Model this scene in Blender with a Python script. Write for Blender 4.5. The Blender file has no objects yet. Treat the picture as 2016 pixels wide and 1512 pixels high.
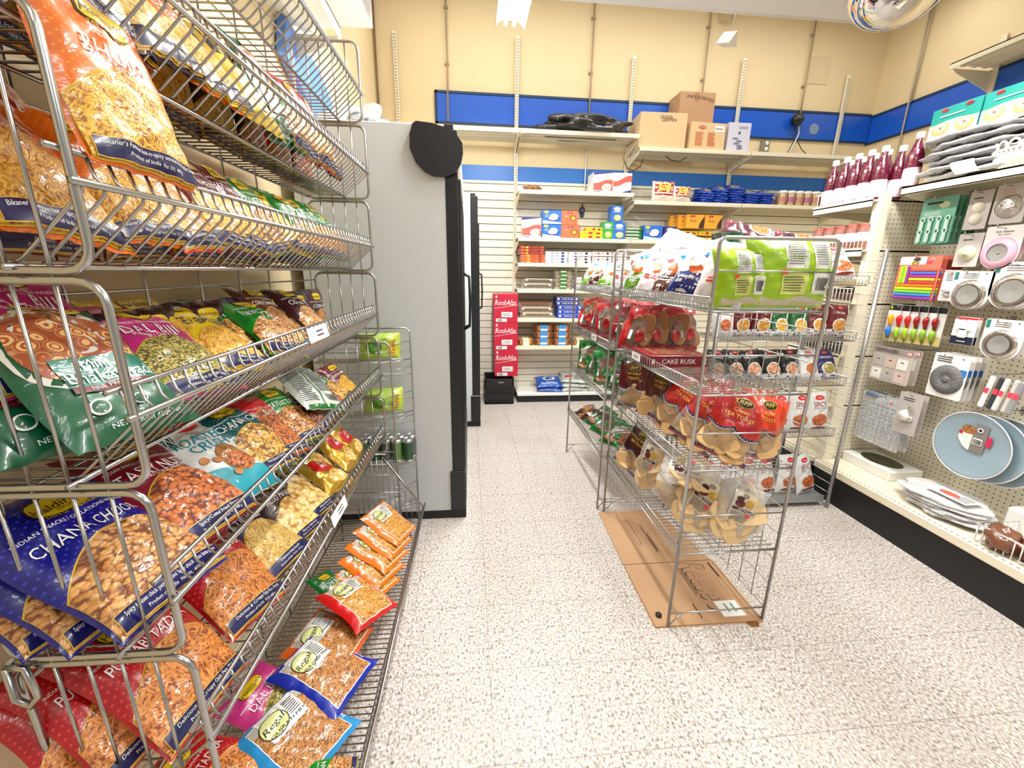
import bpy, math, random
from mathutils import Vector, Matrix
from math import sin, cos, pi, radians, sqrt, floor
sc = bpy.context.scene
COL = sc.collection
# ---------------------------------------------------------------- camera
PITCH, YAW, ROLL = 0.264509, 0.103068, 0.0139855
CAMH = 1.4
fw = Vector((sin(YAW)*cos(PITCH), cos(YAW)*cos(PITCH), -sin(PITCH)))
rt = Vector((cos(YAW), -sin(YAW), 0)); up = rt.cross(fw)
r2 = rt*cos(ROLL)+up*sin(ROLL); u2 = up*cos(ROLL)-rt*sin(ROLL)
cd = bpy.data.cameras.new('camera'); cam = bpy.data.objects.new('camera', cd); COL.objects.link(cam)
cd.sensor_width = 36; cd.lens = 36*821.5/2016; cd.clip_start = 0.02
cam.matrix_world = Matrix(((r2.x,u2.x,-fw.x,0),(r2.y,u2.y,-fw.y,0),(r2.z,u2.z,-fw.z,CAMH),(0,0,0,1)))
sc.camera = cam
# ---------------------------------------------------------------- world, exposure
wd = bpy.data.worlds.new('World'); sc.world = wd; wd.use_nodes = True
bg = wd.node_tree.nodes['Background']; bg.inputs[0].default_value = (0.95, 0.97, 1.0, 1); bg.inputs[1].default_value = 0.62
vs = sc.view_settings; vs.view_transform = 'Standard'; vs.look = 'None'; vs.gamma = 1; vs.use_curve_mapping = False
vs.exposure = -0.55
try:
    sc.cycles.transparent_max_bounces = 16
except Exception: pass
def area(name, loc, sx, sy, power, col=(1, .98, .95), rot=(0,0,0)):
    l = bpy.data.lights.new(name, 'AREA'); l.shape = 'RECTANGLE'; l.size = sx; l.size_y = sy; l.energy = power; l.color = col
    o = bpy.data.objects.new(name, l); o.location = loc; o.rotation_euler = rot; COL.objects.link(o); return o
# tubes of the hanging fluorescent fixtures; fixture bodies are built further down at the same places
LAMPS = [(0.295, 2.55, 3.02), (0.295, -0.6, 3.02), (1.75, 1.35, 3.02), (3.4, 1.2, 3.02), (2.0, -1.5, 3.02)]
for i, (x, y, z) in enumerate(LAMPS):
    area('fluorescent_light', (x, y, z-0.085), 0.16, 1.5, (140, 16, 105, 34, 45)[i])
# unseen area light added under the high ceiling to brighten the upper back wall
area('added_fill_light', (1.7, 3.8, 3.86), 4.6, 0.2, 66)
# ---------------------------------------------------------------- helpers
rnd = random.Random(7)
MATS = {}
def newmat(name):
    m = bpy.data.materials.new(name); m.use_nodes = True
    nt = m.node_tree; return m, nt, nt.nodes['Principled BSDF']
def pm(name, col, rough=.5, metal=0., coat=0., bump=0., bscale=40, spec=.5):
    if name in MATS: return MATS[name]
    m, nt, b = newmat(name)
    b.inputs['Base Color'].default_value = (*col, 1); b.inputs['Roughness'].default_value = rough
    b.inputs['Metallic'].default_value = metal; b.inputs['Coat Weight'].default_value = coat
    b.inputs['Coat Roughness'].default_value = .12; b.inputs['Specular IOR Level'].default_value = spec
    if bump:
        n = nt.nodes.new('ShaderNodeTexNoise'); n.inputs['Scale'].default_value = bscale; n.inputs['Detail'].default_value = 3
        tc = nt.nodes.new('ShaderNodeTexCoord'); nt.links.new(tc.outputs['Object'], n.inputs['Vector'])
        bp = nt.nodes.new('ShaderNodeBump'); bp.inputs['Strength'].default_value = bump; bp.inputs['Distance'].default_value = .01
        nt.links.new(n.outputs['Fac'], bp.inputs['Height']); nt.links.new(bp.outputs[0], b.inputs['Normal'])
    MATS[name] = m; return m
def srgb(r, g, b):
    f = lambda c: (c/255/12.92) if c/255 <= .04045 else ((c/255+.055)/1.055)**2.4
    return (f(r), f(g), f(b))
class MB:
    def __init__(s): s.v = []; s.f = []; s.m = []; s.uv = []; s.sm = []
    def add(s, vs_, fs, mi=0, uvs=None, smooth=False):
        o = len(s.v); s.v += [tuple(p) for p in vs_]
        for f in fs:
            s.f.append(tuple(i+o for i in f)); s.m.append(mi); s.sm.append(smooth)
            s.uv.append([uvs[i] for i in f] if uvs else [(vs_[i][0], vs_[i][1]) for i in f])
    def box(s, x0, x1, y0, y1, z0, z1, mi=0, bev=0):
        if bev: return s.bbox(x0, x1, y0, y1, z0, z1, bev, mi)
        v = [(x, y, z) for x in (x0, x1) for y in (y0, y1) for z in (z0, z1)]
        s.add(v, [(0,1,3,2), (4,6,7,5), (0,4,5,1), (2,3,7,6), (0,2,6,4), (1,5,7,3)], mi)
    def bbox(s, x0, x1, y0, y1, z0, z1, b, mi=0):
        b = min(b, (x1-x0)/2.01, (y1-y0)/2.01, (z1-z0)/2.01)
        X = [(x0, x0+b), (x1, x1-b)]; Y = [(y0, y0+b), (y1, y1-b)]; Z = [(z0, z0+b), (z1, z1-b)]
        v = []; idx = {}
        for i in (0, 1):
            for j in (0, 1):
                for k in (0, 1):
                    for a in range(3):
                        p = (X[i][0 if a == 0 else 1], Y[j][0 if a == 1 else 1], Z[k][0 if a == 2 else 1])
                        idx[i, j, k, a] = len(v); v.append(p)
        F = []
        for i in (0, 1): F.append([idx[i, 0, 0, 0], idx[i, 1, 0, 0], idx[i, 1, 1, 0], idx[i, 0, 1, 0]][::(1 if i else -1)])
        for j in (0, 1): F.append([idx[0, j, 0, 1], idx[0, j, 1, 1], idx[1, j, 1, 1], idx[1, j, 0, 1]][::(1 if j else -1)])
        for k in (0, 1): F.append([idx[0, 0, k, 2], idx[1, 0, k, 2], idx[1, 1, k, 2], idx[0, 1, k, 2]][::(1 if k else -1)])
        for j in (0, 1):
            for k in (0, 1): F.append([idx[0, j, k, 1], idx[1, j, k, 1], idx[1, j, k, 2], idx[0, j, k, 2]])
        for i in (0, 1):
            for k in (0, 1): F.append([idx[i, 0, k, 0], idx[i, 1, k, 0], idx[i, 1, k, 2], idx[i, 0, k, 2]])
        for i in (0, 1):
            for j in (0, 1): F.append([idx[i, j, 0, 0], idx[i, j, 1, 0], idx[i, j, 1, 1], idx[i, j, 0, 1]])
        for i in (0, 1):
            for j in (0, 1):
                for k in (0, 1): F.append([idx[i, j, k, 0], idx[i, j, k, 1], idx[i, j, k, 2]])
        s.add(v, F, mi)
    def tube(s, pts, r, n=6, mi=0, closed=False):
        P = [Vector(p) for p in pts]; vs_ = []; N = len(P); last = None
        for i, p in enumerate(P):
            if closed: d = (P[(i+1) % N]-P[i-1])
            elif i == 0: d = P[1]-P[0]
            elif i == N-1: d = P[-1]-P[-2]
            else: d = (P[i+1]-p).normalized()+(p-P[i-1]).normalized()
            if d.length < 1e-9: d = Vector((0, 0, 1))
            d.normalize()
            if last is None:
                a = Vector((0, 0, 1)) if abs(d.z) < .9 else Vector((1, 0, 0))
                e = d.cross(a).normalized()
            else:
                e = (last-d*last.dot(d))
                e = e.normalized() if e.length > 1e-6 else d.orthogonal().normalized()
            last = e; g = d.cross(e)
            rr = r[i] if isinstance(r, (list, tuple)) else r
            for k in range(n):
                t = 2*pi*k/n; vs_.append(p+(e*cos(t)+g*sin(t))*rr)
        F = []
        for i in range(N if closed else N-1):
            j = (i+1) % N
            for k in range(n): F.append((i*n+k, i*n+(k+1) % n, j*n+(k+1) % n, j*n+k))
        if not closed: F += [tuple(range(n))[::-1], tuple((N-1)*n+k for k in range(n))]
        s.add(vs_, F, mi, smooth=True)
    def lathe(s, prof, c=(0, 0, 0), n=20, mi=0, mis=None, axis='z', smooth=True):
        vs_ = []
        for (r, z) in prof:
            for k in range(n):
                t = 2*pi*k/n
                p = (r*cos(t), r*sin(t), z) if axis == 'z' else ((z, r*cos(t), r*sin(t)) if axis == 'x' else (r*cos(t), z, r*sin(t)))
                vs_.append((c[0]+p[0], c[1]+p[1], c[2]+p[2]))
        for i in range(len(prof)-1):
            F = [(i*n+k, i*n+(k+1) % n, (i+1)*n+(k+1) % n, (i+1)*n+k) for k in range(n)]
            o = len(s.v)
            if i == 0: s.v += vs_; base = o
            for f in F:
                s.f.append(tuple(q+base for q in f)); s.m.append(mis[i] if mis else mi); s.sm.append(smooth)
                s.uv.append([(vs_[q][0], vs_[q][1]) for q in f])
    def prism(s, pts, y0, y1, axis='y', mi=0):
        n = len(pts)
        mk = (lambda p, t: (p[0], t, p[1])) if axis == 'y' else ((lambda p, t: (t, p[0], p[1])) if axis == 'x' else (lambda p, t: (p[0], p[1], t)))
        v = [mk(p, y0) for p in pts]+[mk(p, y1) for p in pts]
        F = [tuple(range(n)), tuple(range(n, 2*n))[::-1]]+[(i, (i+1) % n, n+(i+1) % n, n+i) for i in range(n)]
        s.add(v, F, mi)
    def surf(s, fn, nu, nv, mi=0, uvf=None, smooth=True):
        v = []; uv = []
        for j in range(nv+1):
            for i in range(nu+1):
                v.append(fn(i/nu, j/nv)); uv.append(uvf(i/nu, j/nv) if uvf else (i/nu, j/nv))
        F = [(j*(nu+1)+i, j*(nu+1)+i+1, (j+1)*(nu+1)+i+1, (j+1)*(nu+1)+i) for j in range(nv) for i in range(nu)]
        s.add(v, F, mi, uv, smooth)
    def mesh(s, name, mats):
        me = bpy.data.meshes.new(name); me.from_pydata(s.v, [], s.f); me.update()
        for m in mats: me.materials.append(m)
        me.polygons.foreach_set('material_index', s.m); me.polygons.foreach_set('use_smooth', s.sm)
        ul = me.uv_layers.new(name='UVMap'); flat = []
        for q in s.uv:
            for a in q: flat += [a[0], a[1]]
        ul.data.foreach_set('uv', flat); return me
    def build(s, name, mats, parent=None):
        if not isinstance(mats, (list, tuple)): mats = [mats]
        o = bpy.data.objects.new(name, s.mesh(name, mats)); COL.objects.link(o)
        if parent: o.parent = parent
        return o
def empty(name, loc=(0, 0, 0), rz=0):
    o = bpy.data.objects.new(name, None); o.location = loc; o.rotation_euler = (0, 0, rz); o.empty_display_size = .05; COL.objects.link(o); return o
def tag(o, label=None, cat=None, group=None, kind=None):
    if label: o['label'] = label
    if cat: o['category'] = cat
    if group: o['group'] = group
    if kind: o['kind'] = kind
    return o
def structure(o): o['kind'] = 'structure'; return o
def copy_tree(o, parent=None):
    c = o.copy(); COL.objects.link(c)
    if parent: c.parent = parent
    for ch in o.children: copy_tree(ch, c)
    return c
def pose(o, P, face, tilt=90, roll=0, scale=(1, 1, 1)):
    f = radians(face); t = radians(tilt); q = radians(roll)
    out = Vector((cos(f), sin(f), 0)); eu = Vector((-sin(f), cos(f), 0)); ev = out*(-cos(t))+Vector((0, 0, 1))*sin(t)
    a = eu*cos(q)+ev*sin(q); b = ev*cos(q)-eu*sin(q); n = a.cross(b)
    M = Matrix(((a.x, b.x, n.x, P[0]), (a.y, b.y, n.y, P[1]), (a.z, b.z, n.z, P[2]), (0, 0, 0, 1)))
    o.matrix_world = M @ Matrix.Diagonal((*scale, 1))
    return o
TC = {}
def text2d(body):
    """flat glyph triangles of a string, normalised to height 1 of capital letters, centred"""
    if body in TC: return TC[body]
    c = bpy.data.curves.new('t', 'FONT'); c.body = body; c.align_x = 'CENTER'; c.align_y = 'CENTER'; c.resolution_u = 2
    o = bpy.data.objects.new('t', c); COL.objects.link(o)
    dg = bpy.context.evaluated_depsgraph_get(); me = bpy.data.meshes.new_from_object(o.evaluated_get(dg))
    v = [(p.co.x/.73, p.co.y/.73) for p in me.vertices]; f = [tuple(p.vertices) for p in me.polygons]
    bpy.data.objects.remove(o); bpy.data.curves.remove(c); bpy.data.meshes.remove(me)
    xs = [p[0] for p in v] or [0]; w = max(xs)-min(xs); cx = (max(xs)+min(xs))/2
    ys = [p[1] for p in v] or [0]; cy = (max(ys)+min(ys))/2
    TC[body] = ([(x-cx, y-cy) for x, y in v], f, w); return TC[body]
ORD = ['', 'first', 'second', 'third', 'fourth', 'fifth', 'sixth', 'seventh', 'eighth', 'ninth', 'tenth', 'eleventh', 'twelfth', 'thirteenth', 'fourteenth', 'fifteenth', 'sixteenth', 'seventeenth', 'eighteenth', 'nineteenth', 'twentieth', 'twenty-first', 'twenty-second', 'twenty-third', 'twenty-fourth']
def stand(o, P, face=-90, tip=0):
    o.location = P; o.rotation_euler = (radians(tip), 0, radians(face+90)); return o
# ---------------------------------------------------------------- procedural materials
def ramp(nt, fac, stops):
    r = nt.nodes.new('ShaderNodeValToRGB'); e = r.color_ramp.elements
    while len(e) < len(stops): e.new(.5)
    for i, (p, c) in enumerate(stops): e[i].position = p; e[i].color = (*c, 1)
    nt.links.new(fac, r.inputs[0]); return r.outputs[0]
def uvn(nt, kind='UV', scale=(1, 1, 1), rot=(0, 0, 0), loc=(0, 0, 0)):
    tc = nt.nodes.new('ShaderNodeTexCoord'); mp = nt.nodes.new('ShaderNodeMapping')
    mp.inputs['Scale'].default_value = scale; mp.inputs['Rotation'].default_value = rot; mp.inputs['Location'].default_value = loc
    nt.links.new(tc.outputs[kind], mp.inputs[0]); return mp.outputs[0]
def math_(nt, op, a, b=None):
    n = nt.nodes.new('ShaderNodeMath'); n.operation = op
    for i, x in enumerate((a, b)):
        if x is None: continue
        if isinstance(x, (int, float)): n.inputs[i].default_value = x
        else: nt.links.new(x, n.inputs[i])
    return n.outputs[0]
def mix(nt, fac, a, b):
    n = nt.nodes.new('ShaderNodeMix'); n.data_type = 'RGBA'
    for s_, x in ((0, fac), (6, a), (7, b)):
        if isinstance(x, (int, float)): n.inputs[s_].default_value = x
        elif isinstance(x, tuple): n.inputs[s_].default_value = (*x, 1)
        else: nt.links.new(x, n.inputs[s_])
    return n.outputs[2]
def foil_finish(nt, b, bump=.35):
    """crinkled clear plastic over print"""
    b.inputs['Roughness'].default_value = .34; b.inputs['Coat Weight'].default_value = .55; b.inputs['Coat Roughness'].default_value = .1
    n = nt.nodes.new('ShaderNodeTexNoise'); n.inputs['Scale'].default_value = 28; n.inputs['Detail'].default_value = 2; n.inputs['Distortion'].default_value = 1.5
    nt.links.new(uvn(nt), n.inputs['Vector'])
    bp = nt.nodes.new('ShaderNodeBump'); bp.inputs['Strength'].default_value = bump; bp.inputs['Distance'].default_value = .006
    nt.links.new(n.outputs[0], bp.inputs['Height']); nt.links.new(bp.outputs[0], b.inputs['Coat Normal'])
    return bp
def bagmat(name, col, dots=None):
    col = tuple(c**1.25*.84 for c in col)
    if name in MATS: return MATS[name]
    m, nt, b = newmat(name); foil_finish(nt, b)
    if dots:
        v = nt.nodes.new('ShaderNodeTexVoronoi'); v.inputs['Scale'].default_value = 1; v.inputs['Randomness'].default_value = 0
        nt.links.new(uvn(nt, scale=(110, 110, 1), rot=(0, 0, .78)), v.inputs['Vector'])
        c = ramp(nt, v.outputs['Distance'], [(.14, dots), (.2, col)])
        nt.links.new(c, b.inputs['Base Color'])
    else: b.inputs['Base Color'].default_value = (*col, 1)
    MATS[name] = m; return m
def noodle(name, a, bcol, dark, sc_=95, thin=9, coat=.5):
    if name in MATS: return MATS[name]
    m, nt, b = newmat(name); col = None; hgt = None
    for i, (ang, fx, fy) in enumerate(((.5, 1, 7), (-.75, 1, 6), (1.65, 1, 7))):
        v = nt.nodes.new('ShaderNodeTexVoronoi'); v.feature = 'F1'; v.inputs['Scale'].default_value = 1
        no = nt.nodes.new('ShaderNodeTexNoise'); no.inputs['Scale'].default_value = 45
        tc = uvn(nt, loc=(i*.37, i*.21, 0)); nt.links.new(tc, no.inputs['Vector'])
        mx = nt.nodes.new('ShaderNodeVectorMath'); mx.operation = 'MULTIPLY_ADD'
        nt.links.new(no.outputs['Color'], mx.inputs[0]); mx.inputs[1].default_value = (.02, .02, 0); nt.links.new(tc, mx.inputs[2])
        mp = nt.nodes.new('ShaderNodeMapping'); mp.vector_type = 'POINT'; mp.inputs['Rotation'].default_value = (0, 0, ang)
        mp.inputs['Scale'].default_value = (1, 1, 1); nt.links.new(mx.outputs[0], mp.inputs[0])
        mp2 = nt.nodes.new('ShaderNodeMapping'); mp2.inputs['Scale'].default_value = (sc_*.55, sc_*.55*fy/1.6, 1); nt.links.new(mp.outputs[0], mp2.inputs[0])
        nt.links.new(mp2.outputs[0], v.inputs['Vector'])
        c = ramp(nt, v.outputs['Distance'], [(.0, a), (.38, bcol), (.62, dark)])
        h = math_(nt, 'SUBTRACT', 1, v.outputs['Distance'])
        sep = nt.nodes.new('ShaderNodeSeparateColor'); nt.links.new(v.outputs['Color'], sep.inputs[0])
        h = math_(nt, 'ADD', math_(nt, 'MULTIPLY', sep.outputs[0], .35), h)
        if col is None: col, hgt = c, h
        else:
            g = math_(nt, 'GREATER_THAN', h, hgt); col = mix(nt, g, col, c); hgt = math_(nt, 'MAXIMUM', h, hgt)
    nt.links.new(col, b.inputs['Base Color'])
    bp = nt.nodes.new('ShaderNodeBump'); bp.inputs['Strength'].default_value = .6; bp.inputs['Distance'].default_value = .003
    nt.links.new(hgt, bp.inputs['Height']); nt.links.new(bp.outputs[0], b.inputs['Normal'])
    n2 = foil_finish(nt, b, .5); b.inputs['Coat Weight'].default_value = coat; b.inputs['Roughness'].default_value = .5
    MATS[name] = m; return m
def nuts(name, a, bcol, dark, sc_=75, stretch=1.25, rand=.9, coat=.5):
    if name in MATS: return MATS[name]
    m, nt, b = newmat(name)
    v = nt.nodes.new('ShaderNodeTexVoronoi'); v.inputs['Scale'].default_value = 1; v.inputs['Randomness'].default_value = rand
    vec = uvn(nt, scale=(sc_, sc_*stretch, 1), rot=(0, 0, .4))
    wn = nt.nodes.new('ShaderNodeTexNoise'); wn.inputs['Scale'].default_value = 1.3; wn.inputs['Detail'].default_value = 2; nt.links.new(vec, wn.inputs['Vector'])
    wa = nt.nodes.new('ShaderNodeVectorMath'); wa.operation = 'MULTIPLY_ADD'; nt.links.new(wn.outputs['Color'], wa.inputs[0]); wa.inputs[1].default_value = (.9, .9, 0) if stretch > 1.25 else (.25, .25, 0); nt.links.new(vec, wa.inputs[2]); nt.links.new(wa.outputs[0], v.inputs['Vector'])
    sep = nt.nodes.new('ShaderNodeSeparateColor'); nt.links.new(v.outputs['Color'], sep.inputs[0])
    base = mix(nt, sep.outputs[0], a, bcol)
    k = ramp(nt, v.outputs['Distance'], [(.42, (1, 1, 1)), (.72, (0, 0, 0))])
    nt.links.new(mix(nt, k, dark, base), b.inputs['Base Color'])
    bp = nt.nodes.new('ShaderNodeBump'); bp.inputs['Strength'].default_value = .7; bp.inputs['Distance'].default_value = .006; bp.invert = True
    nt.links.new(v.outputs['Distance'], bp.inputs['Height']); nt.links.new(bp.outputs[0], b.inputs['Normal'])
    foil_finish(nt, b, .5); b.inputs['Coat Weight'].default_value = coat; b.inputs['Roughness'].default_value = .45
    MATS[name] = m; return m
def spirals(name):
    if name in MATS: return MATS[name]
    m, nt, b = newmat(name)
    v = nt.nodes.new('ShaderNodeTexVoronoi'); v.inputs['Scale'].default_value = 1; v.inputs['Randomness'].default_value = .75
    nt.links.new(uvn(nt, scale=(42, 46, 1)), v.inputs['Vector'])
    d = math_(nt, 'MULTIPLY', v.outputs['Distance'], 4.6); fr = math_(nt, 'FRACT', d)
    ring = ramp(nt, fr, [(.0, srgb(190, 95, 45)), (.35, srgb(160, 75, 40)), (.5, srgb(238, 200, 140)), (.95, srgb(230, 180, 110))])
    out = ramp(nt, v.outputs['Distance'], [(.48, (1, 1, 1)), (.6, (0, 0, 0))])
    nt.links.new(mix(nt, out, srgb(165, 85, 50), ring), b.inputs['Base Color'])
    foil_finish(nt, b, .5); MATS[name] = m; return m
def film(name, tint=(1, 1, 1), op=.12, rough=.08):
    """thin clear plastic: mostly transparent, glossy at crinkles"""
    if name in MATS: return MATS[name]
    m = bpy.data.materials.new(name); m.use_nodes = True; nt = m.node_tree; nt.nodes.clear()
    o = nt.nodes.new('ShaderNodeOutputMaterial'); t = nt.nodes.new('ShaderNodeBsdfTransparent'); g = nt.nodes.new('ShaderNodeBsdfPrincipled')
    t.inputs[0].default_value = (*tint, 1); g.inputs['Base Color'].default_value = (.9, .9, .9, 1); g.inputs['Roughness'].default_value = rough
    n = nt.nodes.new('ShaderNodeTexNoise'); n.inputs['Scale'].default_value = 22; n.inputs['Detail'].default_value = 3; n.inputs['Distortion'].default_value = 2
    nt.links.new(uvn(nt, 'Object'), n.inputs['Vector'])
    bp = nt.nodes.new('ShaderNodeBump'); bp.inputs['Strength'].default_value = .8; bp.inputs['Distance'].default_value = .01
    nt.links.new(n.outputs[0], bp.inputs['Height']); nt.links.new(bp.outputs[0], g.inputs['Normal'])
    fr = nt.nodes.new('ShaderNodeFresnel'); fr.inputs[0].default_value = 1.45; nt.links.new(bp.outputs[0], fr.inputs['Normal'])
    f = math_(nt, 'ADD', fr.outputs[0], op); f = math_(nt, 'MINIMUM', f, .75)
    mx = nt.nodes.new('ShaderNodeMixShader'); nt.links.new(f, mx.inputs[0]); nt.links.new(t.outputs[0], mx.inputs[1]); nt.links.new(g.outputs[0], mx.inputs[2])
    nt.links.new(mx.outputs[0], o.inputs[0]); MATS[name] = m; return m
def floor_mat():
    m, nt, b = newmat('vinyl_tile')
    n1 = nt.nodes.new('ShaderNodeTexNoise'); n1.inputs['Scale'].default_value = 1; n1.inputs['Detail'].default_value = 2
    nt.links.new(uvn(nt, 'Object', scale=(130, 95, 1)), n1.inputs['Vector'])
    c1 = ramp(nt, n1.outputs[0], [(.3, srgb(96, 88, 82)), (.40, srgb(172, 163, 156)), (.55, srgb(204, 196, 189)), (.70, srgb(243, 238, 233))])
    v = nt.nodes.new('ShaderNodeTexVoronoi'); v.inputs['Scale'].default_value = 1
    nt.links.new(uvn(nt, 'Object', scale=(60, 42, 1)), v.inputs['Vector'])
    sp = nt.nodes.new('ShaderNodeSeparateColor'); nt.links.new(v.outputs['Color'], sp.inputs[0])
    dk = math_(nt, 'MULTIPLY', math_(nt, 'LESS_THAN', v.outputs['Distance'], .3), math_(nt, 'LESS_THAN', sp.outputs[0], .3))
    c2 = mix(nt, math_(nt, 'MULTIPLY', dk, .55), c1, srgb(105, 97, 90))
    # large soft wear marks
    n3 = nt.nodes.new('ShaderNodeTexNoise'); n3.inputs['Scale'].default_value = 1.7; n3.inputs['Detail'].default_value = 4
    nt.links.new(uvn(nt, 'Object'), n3.inputs['Vector'])
    w = ramp(nt, n3.outputs[0], [(.5, (0, 0, 0)), (.75, (.35, .35, .35))]); c3 = mix(nt, w, c2, srgb(165, 155, 142))
    # joints every foot
    tc = nt.nodes.new('ShaderNodeTexCoord'); s = nt.nodes.new('ShaderNodeSeparateXYZ'); nt.links.new(tc.outputs['Object'], s.inputs[0])
    tot = None; T = .3048
    for ax, off in ((0, -.057), (1, -.886)):
        q = math_(nt, 'DIVIDE', math_(nt, 'ADD', s.outputs[ax], off+T*100), T); fr = math_(nt, 'FRACT', math_(nt, 'ADD', q, .5))
        d = math_(nt, 'ABSOLUTE', math_(nt, 'SUBTRACT', fr, .5)); j = math_(nt, 'LESS_THAN', d, .0045)
        tot = j if tot is None else math_(nt, 'MAXIMUM', tot, j)
    nt.links.new(mix(nt, math_(nt, 'MULTIPLY', tot, .55), c3, srgb(100, 92, 84)), b.inputs['Base Color'])
    rr = ramp(nt, n3.outputs[0], [(.3, (.32, .32, .32)), (.7, (.5, .5, .5))]); nt.links.new(rr, b.inputs['Roughness'])
    return m
def perf_mat(name, col, hole, pitch, r=.13, kind='Object', ax=(0, 2)):
    """sheet with a square grid of small holes"""
    if name in MATS: return MATS[name]
    m, nt, b = newmat(name); b.inputs['Roughness'].default_value = .5
    tc = nt.nodes.new('ShaderNodeTexCoord'); s = nt.nodes.new('ShaderNodeSeparateXYZ'); nt.links.new(tc.outputs[kind], s.inputs[0])
    dd = None
    for a in ax:
        fr = math_(nt, 'FRACT', math_(nt, 'DIVIDE', math_(nt, 'ADD', s.outputs[a], 50*pitch), pitch)); d = math_(nt, 'POWER', math_(nt, 'ABSOLUTE', math_(nt, 'SUBTRACT', fr, .5)), 2)
        dd = d if dd is None else math_(nt, 'ADD', dd, d)
    h = math_(nt, 'LESS_THAN', dd, r*r)
    nt.links.new(mix(nt, h, col, hole), b.inputs['Base Color']); MATS[name] = m; return m
CREAM = srgb(236, 228, 205)
M_wall = pm('cream_wall_paint', srgb(232, 212, 170), .75, bump=.05, bscale=30)
M_blue = pm('blue_panel', srgb(24, 92, 205), .3, coat=.2)
M_bluel = pm('blue_paint_band', srgb(30, 112, 200), .4)
M_bluedk = pm('dark_blue_edge', srgb(22, 55, 90), .4)
M_shelf = pm('cream_shelf_steel', CREAM, .42)
M_white = pm('white_steel', srgb(238, 238, 232), .35)
M_slat = pm('slatwall_cream', srgb(240, 234, 214), .5)
M_dark = pm('groove_dark', srgb(48, 40, 34), .7)
M_ceil = pm('ceiling_white', srgb(236, 236, 236), .8)
M_chrome = pm('zinc_wire', (.47, .47, .475), .24, 1.)
M_wire = pm('grey_coated_wire', (.46, .46, .455), .28, .9)
M_black = pm('black_plastic', (.012, .012, .014), .35)
M_blackm = pm('black_matte', (.008, .008, .009), .55)
M_fridge = pm('fridge_side_grey', srgb(205, 209, 210), .35)
M_card = pm('corrugated_cardboard', srgb(184, 146, 110), .8, bump=.05, bscale=60)
M_card2 = pm('pale_cardboard', srgb(226, 196, 150), .8)
M_ink = pm('dark_ink', srgb(70, 45, 35), .7)
M_paper = pm('white_paper', srgb(240, 240, 236), .6)
M_red = pm('red_ink', srgb(205, 30, 36), .5)
M_blk = pm('black_ink', (.01, .01, .01), .6)
M_txtw = pm('white_ink', (.88, .88, .86), .45)
M_txty = pm('yellow_ink', srgb(240, 205, 70), .45)
M_navy = pm('navy_ink', srgb(20, 28, 78), .4)
M_pink = pm('fluorescent_pink_sticker', srgb(255, 70, 90), .6)
M_film = film('clear_film', op=.05)
M_film2 = film('milky_film', op=.22)
M_glassp = film('clear_plastic', (.93, .96, .98), .06, .05)
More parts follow.
